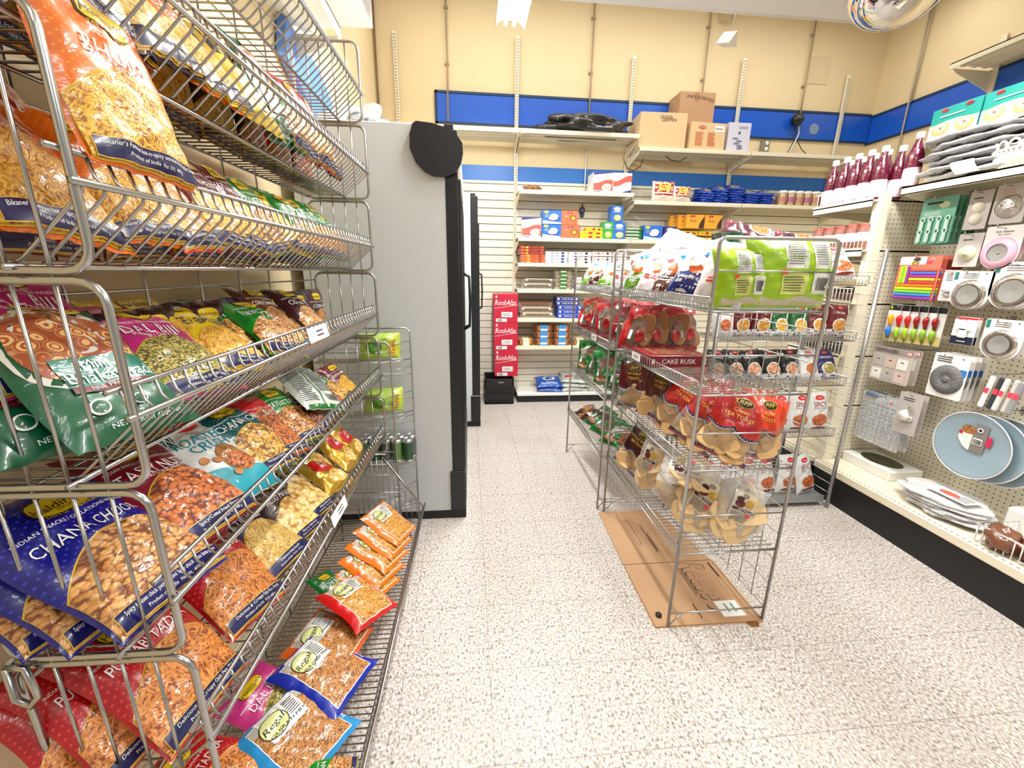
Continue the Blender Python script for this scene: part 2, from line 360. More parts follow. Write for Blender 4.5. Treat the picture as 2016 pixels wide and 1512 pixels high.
# ---------------------------------------------------------------- decals, bags, cartons
class Dec:
    """collects decal geometry laid over a surface S(u,v,off); u,v in [-1,1]; W,H half sizes in metres"""
    def __init__(s, S, W, H): s.S = S; s.W = W; s.H = H; s.mb = MB(); s.mats = []; s.lay = 1
    def mi(s, m):
        if m not in s.mats: s.mats.append(m)
        return s.mats.index(m)
    def patch(s, m, f, nu, nv):
        off = s.lay*.0005; s.lay += 1
        def fn(a, b):
            u, v = f(a, b); return s.S(u, v, off)
        def uvf(a, b):
            u, v = f(a, b); return (u*s.W, v*s.H)
        s.mb.surf(fn, nu, nv, s.mi(m), uvf)
    def rect(s, m, u0, u1, v0, v1, nu=4, nv=4): s.patch(m, lambda a, b: (u0+(u1-u0)*a, v0+(v1-v0)*b), nu, nv)
    def band(s, m, u0, u1, f0, f1, nu=14, nv=8): s.patch(m, lambda a, b: (u0+(u1-u0)*a, f0(u0+(u1-u0)*a)*(1-b)+f1(u0+(u1-u0)*a)*b), nu, nv)
    def ell(s, m, uc, vc, ru, rv, p=2, rot=0, n=18):
        off = s.lay*.0005; s.lay += 1; V = [s.S(uc, vc, off)]; UV = [(uc*s.W, vc*s.H)]; F = []
        RR = (.2, .4, .6, .8, 1) if max(ru*s.W, rv*s.H) > .03 else (.5, 1)
        for j, r in enumerate(RR):
            for k in range(n):
                t = 2*pi*k/n; c, q = cos(t), sin(t)
                x = abs(c)**(2/p)*(1 if c > 0 else -1)*ru*s.W*r; y = abs(q)**(2/p)*(1 if q > 0 else -1)*rv*s.H*r
                x, y = x*cos(rot)-y*sin(rot), x*sin(rot)+y*cos(rot)
                u, v = uc+x/s.W, vc+y/s.H; V.append(s.S(u, v, off)); UV.append((u*s.W, v*s.H))
        for k in range(n):
            F.append((0, 1+k, 1+(k+1) % n))
            for j in range(len(RR)-1): F.append((1+j*n+k, 1+(j+1)*n+k, 1+(j+1)*n+(k+1) % n, 1+j*n+(k+1) % n))
        s.mb.add(V, F, s.mi(m), UV, True)
    def text(s, m, body, uc, vc, h, rot=0, shear=0, wmax=None, off=None, tall=1.35):
        """h = capital height in metres; wmax = greatest width in metres"""
        P, F, w = text2d(body); o = (s.lay*.0005+.0004) if off is None else off; s.lay += .3
        k = h; kx = h
        if wmax and w*kx > wmax: kx = wmax/w; k = min(h, kx*tall)
        V = []
        for x, y in P:
            x, y = (x+shear*y)*kx, y*k
            x, y = x*cos(rot)-y*sin(rot), x*sin(rot)+y*cos(rot)
            V.append(s.S(uc+x/s.W, vc+y/s.H, o))
        if V: s.mb.add(V, F, s.mi(m), [(0, 0)]*len(V))
    def lines(s, m, u0, u1, v0, v1, n, t=.3, jag=.15):
        """small print as rows of short bars"""
        r = random.Random(n*7+int(u0*50)); L = s.lay
        for i in range(n):
            v = v1+(v0-v1)*(i+.5)/n; e = u1-(u1-u0)*jag*r.random(); hh = abs(v1-v0)/n*t/2; s.lay = L; s.rect(m, u0, e, v-hh, v+hh, 3, 1)
        s.lay = L+1
    def bars(s, m, u0, u1, v0, v1, seed=1):
        r = random.Random(seed); u = u0; L = s.lay
        while u < u1-.002:
            w = (u1-u0)*r.choice((.02, .035, .05)); s.lay = L; s.rect(m, u, min(u+w, u1), v0, v1, 1, 1); u += w+(u1-u0)*r.choice((.02, .04))
        s.lay = L+1
def bagS(w, h, T, seed, puff=.55, wr=1., flat_back=.45):
    r = random.Random(seed); a = [r.uniform(0, 6.28) for _ in range(10)]; k = [r.uniform(2, 5) for _ in range(6)]
    def S(u, v, off=0, side=1):
        uu = max(-1, min(1, u)); vv = max(-1, min(1, v))
        body = max(0., 1-abs(uu)**2.6)**puff*max(0., 1-abs(vv)**4)**.7
        z = T/2*body*(1+.10*wr*sin(k[0]*uu+a[0])*sin(k[1]*vv+a[1])+.05*wr*sin(2.3*k[2]*uu+3*vv+a[2]))
        pl = abs(vv)**5
        z += wr*.0035*pl*sin(13*uu+a[3])*(1-pl*.3)+wr*.0022*sin(9*uu+7*vv+a[4])*body+wr*.0016*sin(17*vv-6*uu+a[5])*body
        if side < 0: z = -T/2*body*flat_back+wr*.0035*pl*sin(13*uu+a[3])
        bend = wr*.006*(sin(2*vv+a[6])+uu*sin(1.5*vv+a[7]))
        x = u*w/2*(1-.05*(1-vv**4)); y = v*h/2*(1-.025*(1-uu**4)*abs(vv))
        return (x+.004*wr*sin(3*vv+a[8])*abs(u), y, z+bend+off*(1 if side > 0 else -1))
    return S
def bag_body(w, h, T, S, mat, nu=18, nv=24, mi=0):
    mb = MB()
    for sd in (1, -1):
        mb.surf(lambda a, b: S(2*a-1, 2*b-1, 0, sd), nu, nv, mi, lambda a, b: ((a-.5)*w, (b-.5)*h))
        if sd < 0:
            n = nu*nv
            for i in range(len(mb.f)-n, len(mb.f)): mb.f[i] = mb.f[i][::-1]; mb.uv[i] = mb.uv[i][::-1]
    # serrated end seals
    return mb
PROTO = {}
def make_bag(key, design, w=.19, h=.27, T=.055, variants=2, name='snack_bag', **kw):
    """returns a fresh object tree; all instances of one key share mesh data"""
    v = rnd.randrange(variants); kk = (key, v)
    if kk not in PROTO:
        seed = sum(map(ord, key))*3+v*17; S = bagS(w, h, T, seed, **kw); W, H = w/2, h/2
        D = Dec(S, W, H); parts = {}
        body = design(D, parts, S, W, H, seed)
        mb = bag_body(w, h, T, S, body)
        base = len(mb.v); off = 1
        for i in range(len(D.mb.f)):
            mb.f.append(tuple(q+base for q in D.mb.f[i])); mb.m.append(D.mb.m[i]+1); mb.sm.append(D.mb.sm[i]); mb.uv.append(D.mb.uv[i])
        mb.v += D.mb.v
        PROTO[kk] = (mb.mesh(name, [body]+D.mats), {n: P.mb.mesh(n, P.mats) for n, P in parts.items() if hasattr(P, 'mb')}, parts.get('_extra'), parts.get('_labels', {}))
    me, ps, extra, labs = PROTO[kk]
    o = bpy.data.objects.new(name, me); COL.objects.link(o)
    for n, pmesh in ps.items():
        c = bpy.data.objects.new(n, pmesh); COL.objects.link(c); c.parent = o
        if n in labs: c['label'] = labs[n]
    if extra:
        for n, em in extra:
            c = bpy.data.objects.new(n, em); COL.objects.link(c); c.parent = o
    return o
def sub(parts, name, S, W, H, lay, label=None):
    P = Dec(S, W, H); P.lay = lay; parts[name] = P
    if label: parts.setdefault('_labels', {})[name] = label
    return P
M_logo = bagmat('logo_yellow', srgb(246, 214, 30)); M_ring = bagmat('window_gold_edge', srgb(236, 196, 60)); M_olive = pm('logo_dark_text', srgb(60, 50, 10), .5)
def namkeen(body, prod, title, sub1='INDIAN SNACKS / COLLATIONS INDIENNES', sub2=None, dots=None, band=srgb(22, 28, 80), win_top=.02, tcol=None, logo=True, bandtxt='Delicious Indian Snack', tsize=.025, lv=.68):
    """printed foil pouch with logo badge, title and a curved product window"""
    def d(D, parts, S, W, H, seed):
        bm = bagmat('foil_'+'_'.join('%02x' % int(255*c) for c in body)+('d' if dots else ''), body, dots)
        top = lambda u: win_top-.30*abs(u)**2.2+.10*(1-u*u)+.10*u
        P = sub(parts, 'product_window', S, W, H, 1, 'window showing the snack inside')
        P.band(M_ring, -.97, .97, lambda u: -.97, lambda u: top(u)+.022, 20, 14)
        P.lay = 4; P.band(prod, -.97, .97, lambda u: -.955, lambda u: top(u), 20, 14)
        bm2 = pm('band_%d%d%d' % tuple(int(99*c) for c in band), band, .3, coat=.5)
        D.lay = 7; D.rect(pm('band_edge', srgb(230, 190, 80), .4), -.92, .97, -.95, -.735, 12, 3); D.rect(bm2, -.91, .97, -.94, -.745, 12, 3)
        D.text(M_txtw, bandtxt, .03, -.80, .007, wmax=w_(W)*.85, off=.0052); D.text(M_txtw, 'Product of India  Net Wt. 400 g', .0, -.885, .0055, wmax=w_(W)*.7, off=.0052)
        D.lay = 2
        tm = tcol or M_txtw
        D.text(tm, title, 0, .26, tsize, wmax=w_(W)*.76, off=.0022)
        D.text(M_txtw, sub1, 0, .44, .0062, wmax=w_(W)*.8, off=.002)
        if sub2: D.text(M_txtw, sub2, 0, .155, .009, wmax=w_(W)*.8, off=.0022)
        if logo:
            L = sub(parts, 'logo_badge', S, W, H, 3, 'yellow rounded brand badge')
            L.ell(M_olive, 0, lv, .44, .155, 3); L.ell(M_logo, 0, lv, .415, .14, 3); L.text(M_olive, "Haldiram's", 0, lv-.01, .0145, shear=.1, wmax=w_(W)*.38)
            L.text(M_olive, 'NAGPUR', 0, lv-.09, .005)
            D.text(M_logo, 'TASTE OF TRADITION', 0, .53, .005, off=.002)
        return bm
    return d
w_ = lambda W: 2*W
P_sev = noodle('sev_yellow', srgb(250, 214, 90), srgb(225, 165, 45), srgb(150, 90, 15), 120)
P_bhujia = noodle('bhujia_gold', srgb(240, 190, 80), srgb(205, 140, 50), srgb(120, 65, 15), 110)
P_tadka = noodle('tadka_orange', srgb(240, 170, 90), srgb(215, 130, 55), srgb(130, 60, 20), 85)
P_mix = noodle('brown_mix', srgb(225, 170, 95), srgb(180, 115, 50), srgb(90, 48, 18), 120)
P_pale = noodle('pale_sev', srgb(245, 220, 140), srgb(225, 185, 95), srgb(160, 110, 40), 105)
P_nuts = nuts('spiced_nuts', srgb(225, 130, 60), srgb(205, 105, 45), srgb(110, 45, 15), 95, 1.2)
P_nutsl = nuts('gold_nuts', srgb(245, 205, 110), srgb(220, 150, 60), srgb(130, 80, 20), 90, 1.0)
P_chiv = nuts('chivda_flakes', srgb(235, 180, 110), srgb(200, 130, 60), srgb(120, 62, 22), 92, 1.4)
P_dal = nuts('green_dal', srgb(225, 205, 110), srgb(150, 140, 50), srgb(80, 70, 20), 170, 1.4)
P_chips = nuts('potato_chips', srgb(250, 225, 150), srgb(240, 200, 110), srgb(190, 130, 50), 40, 1.3)
P_pea = nuts('brown_peanuts', srgb(190, 120, 80), srgb(150, 80, 50), srgb(70, 35, 20), 75)
P_spiral = spirals('pastry_spirals')
O_, Rd, Mr, Gn = srgb(246, 138, 20), srgb(200, 22, 34), srgb(120, 14, 44), srgb(20, 150, 50)
DES = {
 'bhujia': namkeen(O_, P_sev, 'BHUJIA', 'INDIAN SNACKS', 'Hot & Spicy Snack', dots=srgb(250, 150, 40), tsize=.024, bandtxt="Bikaner's Famous hot-n-spicy extruded fried Indian Snack", win_top=.03),
 'bhujia_red': namkeen(srgb(215, 40, 30), P_bhujia, 'BHUJIA', 'INDIAN SNACKS', dots=srgb(240, 80, 40)),
 'khatta': namkeen(Mr, P_sev, 'KHATTA MEETHA', dots=srgb(150, 30, 60)),
 'green': namkeen(Gn, P_chiv, 'NAVRATTAN', dots=None),
 'green2': namkeen(srgb(16, 130, 60), P_nutsl, 'METHI SEV', dots=None),
 'dal': namkeen(srgb(214, 70, 150), P_dal, 'DAL BIJI', sub2='Melange / Dal Moth'),
 'yellow': namkeen(srgb(246, 214, 20), P_sev, 'SEV BHUJIA', 'GOUTEZ LA TRADITION', dots=srgb(250, 235, 90), tcol=pm('navy_txt', srgb(30, 40, 110), .5)),
 'brown': namkeen(srgb(120, 62, 28), P_mix, 'CORN FLAKES MIX', dots=srgb(150, 85, 40)),
 'maroon': namkeen(srgb(72, 14, 30), P_chiv, 'CORN MIX', dots=srgb(120, 50, 60), tsize=.02),
 'chana_choor': namkeen(srgb(22, 22, 150), P_chiv, 'CHANA CHOOR', dots=srgb(60, 60, 190), bandtxt='Spicy beaten chick peas gram/ Spicy chick peas battu gram', band=srgb(16, 18, 90)),
 'tasty_nuts': namkeen(srgb(150, 16, 60), P_nuts, 'TASTY NUTS', sub2='SPICY PEANUTS / ARACHIDES EPICEES', bandtxt='Spicy/Coated Fried Peanuts'),
 'chana': namkeen(srgb(10, 105, 112), P_nutsl, 'CHANA JOR', dots=srgb(60, 150, 155), bandtxt='Fried Spiced Chick Peas'),
 'pinknut': namkeen(srgb(225, 60, 70), P_nuts, 'NUT CRACKER', dots=None, win_top=.3, logo=False),
 'peanut': namkeen(srgb(95, 25, 30), P_pea, 'SALTY PEANUTS', dots=None, win_top=.1),
 'tadka': namkeen(Rd, P_tadka, 'PUNJABI TADKA', 'INDIAN SNACKS / COLLATIONS INDIENNES', dots=srgb(228, 70, 60), bandtxt='Delicious & Crispy Chick Pea Snack'),
 'sev_purple': namkeen(srgb(58, 14, 72), P_pale, 'RATLAM SEV', dots=srgb(110, 60, 120)),
 'masti': namkeen(srgb(66, 30, 26), P_chips, 'ALOO MASALA', dots=srgb(110, 60, 50)),
 'chips': namkeen(srgb(60, 26, 24), P_chips, 'MASTI', dots=srgb(110, 60, 50), win_top=.25),
 'purpledark': namkeen(srgb(60, 18, 60), P_pale, 'SOYA STICKS', dots=None),
}
def d_bhakar(D, parts, S, W, H, seed):
    bm = bagmat('foil_bottle_green', srgb(10, 120, 84)); M_teal = bagmat('teal_panel', srgb(20, 150, 130)); M_mar = pm('maroon_print', srgb(110, 20, 30), .5)
    P = sub(parts, 'printed_plate', S, W, H, 1, 'printed white plate of spiral pastries')
    P.ell(bagmat('plate_white', srgb(244, 240, 232)), .02, .18, .98, .62, 2.6, n=28); P.ell(P_spiral, -.04, .2, .84, .54, 2.4, n=28)
    D.lay = 5; D.rect(M_teal, -.62, .78, -.36, .02, 6, 3); D.text(M_txtw, 'Mini', -.1, -.09, .017, off=.0042); D.text(M_txtw, 'Bhakarwadi', .05, -.25, .021, wmax=W*1.3, off=.0042)
    D.lay = 6; D.rect(M_mar, -.62, .6, -.43, -.35, 6, 1); D.text(M_txtw, 'FINE FRIANDISES', 0, -.39, .007, off=.0046)
    D.ell(M_txtw, -.5, -.64, .13, .09); D.ell(bm, -.5, -.64, .10, .07); D.ell(M_txtw, .1, -.64, .10, .07); D.ell(bm, .1, -.64, .08, .056); D.text(M_txtw, 'NET WEIGHT 400g NET', .1, -.88, .008, off=.003)
    L = sub(parts, 'logo_badge', S, W, H, 4, 'yellow rounded brand badge'); L.ell(M_logo, .1, .84, .5, .11, 3); L.text(M_olive, "Haldiram's", .1, .83, .012)
    return bm
def d_crush(D, parts, S, W, H, seed):
    bm = bagmat('foil_white', srgb(240, 242, 240)); tl = bagmat('foil_turquoise', srgb(30, 175, 190))
    D.lay = 1; D.rect(tl, -1, 1, .86, .99, 10, 3); D.band(tl, -1, 1, lambda u: -.99, lambda u: -.45-.2*u, 14, 6)
    P = sub(parts, 'printed_snack', S, W, H, 3, 'printed picture of coated nuts'); P.ell(P_mix, .25, -.25, .45, .34); P.ell(P_nuts, .25, -.36, .36, .2)
    tm = pm('teal_ink', srgb(20, 140, 160), .5); D.text(tm, 'ROASTED', 0, .34, .024, wmax=W*1.7, off=.002); D.text(tm, 'CRUSH', .05, .14, .026, off=.002); D.text(M_blk, 'CLASSIC', 0, .48, .008, off=.002)
    for k, (x, y) in enumerate(((-.55, -.12), (-.3, -.2), (-.15, -.55))): D.ell(pm('nut_tan', srgb(190, 120, 60), .5), x, y, .11, .07)
    L = sub(parts, 'logo_badge', S, W, H, 3, 'red oval brand badge'); L.ell(M_red, 0, .68, .4, .13); L.text(M_txtw, "Haldiram's", 0, .67, .011)
    return bm
def d_backside(D, parts, S, W, H, seed):
    bm = bagmat('foil_silverwhite', srgb(222, 228, 218)); g = bagmat('foil_g', srgb(30, 130, 50))
    D.rect(g, -1, 1, -.99, -.86, 10, 2); D.rect(g, -1, 1, .8, .99, 10, 2); D.rect(pm('seam', srgb(20, 90, 40), .5), -.06, -.01, -.85, .8, 1, 12)
    D.lines(M_blk, -.85, -.15, -.75, .7, 22, .35); D.lines(M_blk, .08, .85, -.4, .7, 18, .35); D.bars(M_blk, .2, .8, -.75, -.5)
    return bm
def d_gold(D, parts, S, W, H, seed):
    bm = pm('foil_gold', srgb(214, 170, 60), .22, .6, coat=.5); P = sub(parts, 'printed_label', S, W, H, 1, 'red label with white print')
    P.ell(bagmat('foil_red', srgb(215, 30, 36)), 0, .2, .68, .34, 4); P.text(M_txtw, 'LITE', 0, .33, .02); P.text(M_txtw, 'BITE', 0, .12, .02); D.ell(P_chips, .15, -.5, .6, .3)
    return bm
def d_goldy(D, parts, S, W, H, seed):
    bm = pm('foil_gold2', srgb(236, 206, 90), .25, .4, coat=.5); P = sub(parts, 'printed_label', S, W, H, 1, 'dark printed label'); P.rect(bagmat('foil_choc', srgb(70, 34, 24)), -1, 1, .2, .7, 12, 4)
    P.text(M_txtw, 'MASTI', 0, .5, .02); D.ell(P_chips, 0, -.3, .8, .42)
    return bm
def d_clear(col, title, sub_='Enjoying snacks to life', prod=None):
    def d(D, parts, S, W, H, seed):
        cm = bagmat('foil_r_%d_%d' % (int(99*col[0]), int(99*col[2])), col); pr_ = prod or P_mix
        P = sub(parts, 'product_window', S, W, H, 1, 'clear window over fried noodle mix'); P.rect(M_txtw, -.72, .78, -.90, .88, 14, 16); P.rect(pr_, -.70, .76, -.88, .62, 14, 16); P.rect(bagmat('empty_film', srgb(205, 200, 185)), -.7, .76, .62, .86, 10, 3)
        L = sub(parts, 'printed_label', S, W, H, 4, 'white label with an oval brand mark'); L.rect(bagmat('lab_white', srgb(245, 245, 242)), -.5, .46, .18, .93, 8, 6)
        L.ell(M_olive, -.25, .52, .36, .30, 2); L.ell(bagmat('lab_pale', srgb(228, 232, 170)), -.25, .52, .33, .275, 2)
        L.text(M_blk, 'Regal', -.25, .52, .02, shear=.3, rot=.2); L.text(M_blk, title, .0, .30, .0115, wmax=W*.95); L.lines(M_blk, .12, .42, .38, .8, 7, .35)
        D.text(M_txtw, sub_, .88, -.2, .009, rot=pi/2, off=.002)
        return cm
    return d
DES.update(bhakar=d_bhakar, crush=d_crush, backside=d_backside, gold=d_gold, goldy=d_goldy,
 r_blue=d_clear(srgb(20, 60, 180), 'PUNJABI MIX'), r_light=d_clear(srgb(60, 165, 220), 'GUJRATI MIX', prod=P_mix), r_orange=d_clear(srgb(246, 145, 25), 'CORN MIX', prod=P_bhujia),
 r_red=d_clear(srgb(225, 40, 40), 'BOMBAY MIX', prod=P_bhujia), r_flaky=d_clear(srgb(235, 120, 50), 'FLAKY CORN MIX'))
def carton(name, w, h, d, side, front, mats_extra=None, key=None):
    """printed box standing with its front towards -Y, base centred at the origin; front(D) adds the print"""
    kk = ('box', key or name, round(w, 3), round(h, 3), round(d, 3))
    if kk not in PROTO:
        mb = MB(); mb.box(-w/2, w/2, 0, d, 0, h, 0, bev=.0015)
        S = lambda u, v, off=0: (u*w/2, -off, h/2+v*h/2); D = Dec(S, w/2, h/2)
        if front: front(D)
        base = len(mb.v)
        for i in range(len(D.mb.f)): mb.f.append(tuple(q+base for q in D.mb.f[i])); mb.m.append(D.mb.m[i]+1); mb.sm.append(False); mb.uv.append(D.mb.uv[i])
        mb.v += D.mb.v; PROTO[kk] = mb.mesh(name, [side]+D.mats)
    o = bpy.data.objects.new(name, PROTO[kk]); COL.objects.link(o); return o
# ---------------------------------------------------------------- the room
XL, XR, YB, YF = -.86, 4.36, 4.70, -3.0
m = MB(); m.box(XL-.1, XR+.1, YF, YB+.1, -.1, 0); o = m.build('floor', floor_mat()); structure(o)
m = MB(); m.box(XL-.1, XR+.1, YB, YB+.1, 0, 4.1); structure(m.build('wall_back', M_wall))
m = MB(); m.box(XL-.1, XL, YF, YB, 0, 4.1); structure(m.build('wall_left', M_wall))
m = MB(); m.box(XR, XR+.1, YF, YB, 0, 4.1); structure(m.build('wall_right', M_wall))
m = MB(); m.box(XL-.1, XR+.1, 3.32, YB+.1, 4.0, 4.1); m.box(XL-.1, 2.88, YF, 3.32, 3.17, 4.1); m.box(2.88, XR+.1, YF, 3.32, 4.0, 4.1)
o = structure(m.build('ceiling', M_ceil))
m = MB(); m.tube([(XL+.3, 3.35, 3.2), (2.88, 3.35, 3.2)], .028, 12); m.box(XL+.3, 2.88, 3.30, 3.37, 3.205, 3.235)
structure(m.build('trim_1', M_ceil))
m = MB(); m.box(XL, -.60, 1.6, 3.3, 2.91, 3.16); structure(m.build('trim_2', M_ceil))
# blue bands
m = MB(); m.box(-.30, XR-.02, YB-.012, YB, 2.80, 3.07, 0); m.box(XR-.012, XR, 1.0, YB, 2.785, 3.05, 0)
for (z0, z1) in ((2.795, 2.812), (3.058, 3.078)):
    m.box(-.305, XR-.02, YB-.02, YB, z0, z1, 1)
    m.box(XR-.02, XR, 1.0, YB, z0-.015, z1-.015, 1)
m.box(-.31, -.285, YB-.02, YB, 2.795, 3.078, 1)
structure(m.build('trim_3', [M_blue, M_bluedk]))
m = MB(); m.box(XL, XR, YB-.006, YB, 2.295, 2.437, 0); structure(m.build('trim_4', M_bluel))
# slatwall
m = MB(); m.box(XL, XR, YB-.006, YB, 0, 2.29, 1)
z = .005; n = 0
while z < 2.22:
    m.box(XL, XR, YB-.022, YB-.005, z, z+.0715, 0, bev=.003); z += .078
m.box(XL, XR, YB-.022, YB-.005, z, 2.292, 0)
structure(m.build('trim_5', [M_slat, M_dark]))
# blue sign board above the left rack and the wall shelf there
m = MB()
m.prism([(2.30, 2.34), (2.6, 2.2), (2.95, 2.03), (3.05, 2.06), (3.07, 2.2), (2.98, 2.36), (2.8, 2.46), (2.35, 2.50)], XL+.01, XL+.05, 'x', 0)
o = m.build('blue_sign_board', [pm('sign_blue', srgb(90, 140, 232), .3)]); tag(o, 'blue rounded sign board on the left wall seen through the wire baskets', 'sign')
def wall_shelf(x0, x1, z, y0, y1, label, group=None, brk=(1, 1), face=1):
    """steel shelf on a wall at y1; brackets under its ends"""
    t = empty('wall_shelf', ((x0+x1)/2, y1, z)); tag(t, label, 'shelf', group)
    ox, oy, oz = (x0+x1)/2, y1, z
    m = MB(); b = lambda a, b_, c, d, e, f, mi=0: m.box(a-ox, b_-ox, c-oy, d-oy, e-oz, f-oz, mi)
    b(x0+.003, x1-.003, y0, y1, z-.006, z); b(x0+.003, x1-.003, y0, y0+.006, z-.036, z-.006); b(x0+.003, x1-.003, y0, y0+.03, z-.038, z-.034)
    for q in (.33, .66): b(x0+.02, x1-.02, y0+(y1-y0)*q-.02, y0+(y1-y0)*q+.02, z-.018, z-.006)
    b(x0+.003, x1-.003, y1-.006, y1, z-.036, z-.006)
    m.build('shelf_board', M_shelf, t)
    m = MB(); k = int((x1-x0-.1)/.022)
    for i in range(k):
        x = x0+.05+i*.022; m.box(x-ox, x+.012-ox, y0-oy+.008, y0-oy+.026, -.0392, -.038)
    m.build('slot_row', pm('slot_shadow', srgb(110, 100, 85), .7), t)
    for side, on in zip((0, 1), brk):
        if not on: continue
        m = MB(); x = (x0+.006 if side == 0 else x1-.010)-ox
        m.prism([(y0-oy+.015, -.036), (-.0, -.036), (-.0, -.13), (-.03, -.125), (y0-oy+.03, -.062)], x, x+.004, 'x')
        m.build('bracket', M_shelf, t)
    return t
SX = [-.66, .49, 1.65, 2.80, 3.97]
M_std = perf_mat('slotted_standard', CREAM, (.05, .045, .04), .025, .2)
# shelf on the left wall above the snack rack
t = empty('wall_shelf', (-.73, 1.6, 2.52)); tag(t, 'grey cream shelf on the left wall above the snack rack', 'shelf')
m = MB(); m.box(-.125, .13, -.9, .86, -.008, 0); m.box(.124, .13, -.9, .86, -.05, 0); m.box(-.05, .0, -.9, .86, -.03, -.008); m.build('shelf_board', M_shelf, t)
for y in (-.2, .85):
    m = MB(); m.prism([(.12, -.04), (-.125, -.04), (-.125, -.16), (.1, -.07)], y, y+.006, 'y'); m.build('bracket', M_shelf, t)
# slotted standards
for i, x in enumerate(SX):
    zt = (3.53, 3.555, 3.46, 3.50, 3.42)[i]
    m = MB(); m.box(x-.018, x+.018, YB-.045, YB-.0225 if True else 0, .1, zt, 0, bev=.002)
    for k in range(int((zt-.15)/.025)):
        zz = .14+k*.025
        m.box(x-.009, x-.004, YB-.0458, YB-.045, zz, zz+.014, 1); m.box(x+.004, x+.009, YB-.0458, YB-.045, zz, zz+.014, 1)
    o = m.build('slotted_standard', [M_shelf, M_dark])
    tag(o, 'cream slotted steel upright on the back wall, %s from the left' % ORD[i+1], 'shelf upright')
wall_shelf(SX[0], SX[1], 2.68, 4.33, 4.655, 'high cream shelf on the back wall above the black coolers')
wall_shelf(SX[1], SX[2], 2.68, 4.33, 4.655, 'high cream shelf on the back wall carrying the black bin bag')
wall_shelf(SX[2], SX[3], 2.575, 4.33, 4.655, 'high cream shelf on the back wall carrying the cardboard boxes')
wall_shelf(SX[3], SX[4], 2.575, 4.33, 4.655, 'high cream shelf under the round black speaker and wall outlet')
wall_shelf(SX[1], SX[2], 2.165, 4.36, 4.655, 'cream shelf just under the lower blue band, left section')
wall_shelf(SX[2], SX[3], 2.10, 4.36, 4.655, 'cream shelf under the lower blue band with white and red pouches')
wall_shelf(SX[3], SX[4], 2.10, 4.36, 4.655, 'cream shelf under the lower blue band with the spice jars')
for z, t in ((1.728, 'with the sweet boxes and soan papdi cartons'), (1.483, 'with flat stacked biscuit trays'), (1.222, 'with the cookie trays'), (.922, 'with blue cake rusk trays'), (.628, 'with blue wrapped biscuit piles, lowest of the wall shelves')):
    wall_shelf(SX[1]+(.0 if z > 1 else -.01), SX[2], z, 4.36, 4.655, 'cream back wall shelf '+t)
wall_shelf(SX[2], SX[3], 1.728, 4.36, 4.655, 'cream back wall shelf with the yellow rusk cartons')
wall_shelf(SX[2], SX[3], 1.40, 4.36, 4.655, 'cream back wall shelf half hidden behind the middle wire rack')
wall_shelf(SX[3], SX[4], 1.70, 4.36, 4.655, 'cream back wall shelf right of the rusk cartons')
t = empty('base_deck', (1.08, 4.5, 0)); tag(t, 'low white base shelf with black kick plate on the floor', 'shelf')
m = MB(); m.box(-.57, .57, -.145, .17, .075, .105, 0, bev=.003); m.build('deck_board', M_white, t)
m = MB(); m.box(-.565, .565, -.13, .16, 0, .0755); m.build('kick_plate', M_blackm, t)
# shelf on the right wall
t = empty('wall_shelf', (4.16, 2.0, 3.09)); tag(t, 'long cream shelf high on the right wall', 'shelf')
m = MB(); m.box(-.2, .195, -1.3, 1.62, -.008, 0); m.box(-.2, -.194, -1.3, 1.62, -.04, 0)
for q in (-.1, 0, .1): m.box(q-.02, q+.02, -1.3, 1.61, -.02, -.008)
m.build('shelf_board', M_shelf, t)
for y in (.3, 1.6):
    m = MB(); m.prism([(-.19, -.04), (.195, -.04), (.195, -.2), (.13, -.17), (-.15, -.07)], y, y+.006, 'y'); m.build('bracket', M_shelf, t)
m = MB(); m.box(XR-.025, XR-.013, 3.56, 3.60, 2.2, 3.30, 0); tag(m.build('slotted_standard', M_shelf), 'cream slotted upright on the right wall under the long shelf', 'shelf upright')
o = carton('dark_box', .5, .34, .3, bagmat('dk', srgb(40, 40, 60)), None); stand(o, (4.02, 2.6, 3.091), 180); tag(o, 'dark box on the long right wall shelf at the picture edge', 'box')
# conduits on the walls
for i, x in enumerate((-.183, 1.223, 2.39, 3.5)):
    m = MB(); zb = (2.81, 2.70, 3.10, 2.95)[i]
    m.tube([(x, YB-.03, 3.98), (x+.004, YB-.03, 3.3), (x, YB-.03, zb)], .008, 8, 0)
    for zz in (3.75, 3.3): m.box(x-.02, x+.02, YB-.024, YB-.001, zz-.008, zz+.008, 0)
    o = m.build('conduit', pm('conduit_grey', srgb(170, 150, 120), .5)); tag(o, 'thin vertical conduit on the cream back wall, %s from the left' % ORD[i+1], 'conduit')
m = MB(); m.tube([(1.223, YB-.03, 2.62), (1.22, YB-.03, 2.4), (1.223, YB-.035, 2.12)], .007, 8)
tag(m.build('conduit', M_white), 'short white conduit crossing the lower blue band behind the sweet boxes', 'conduit')
m = MB(); m.tube([(XR-.03, 4.27, 3.98), (XR-.03, 4.28, 3.0), (XR-.03, 4.28, 1.9)], .008, 8)
m.tube([(XR-.03, 4.25, 3.98), (XR-.03, 4.26, 3.05)], .007, 8)
tag(m.build('conduit', pm('conduit_grey2', srgb(190, 175, 150), .4)), 'paired vertical conduit on the right wall by the corner', 'conduit')
m = MB(); m.tube([(XL+.02, YB-.03, 3.9), (XL+.02, YB-.03, 2.2)], .01, 8)
tag(m.build('conduit', pm('conduit_brown', srgb(130, 105, 75), .5)), 'brown conduit down the left back corner', 'conduit')
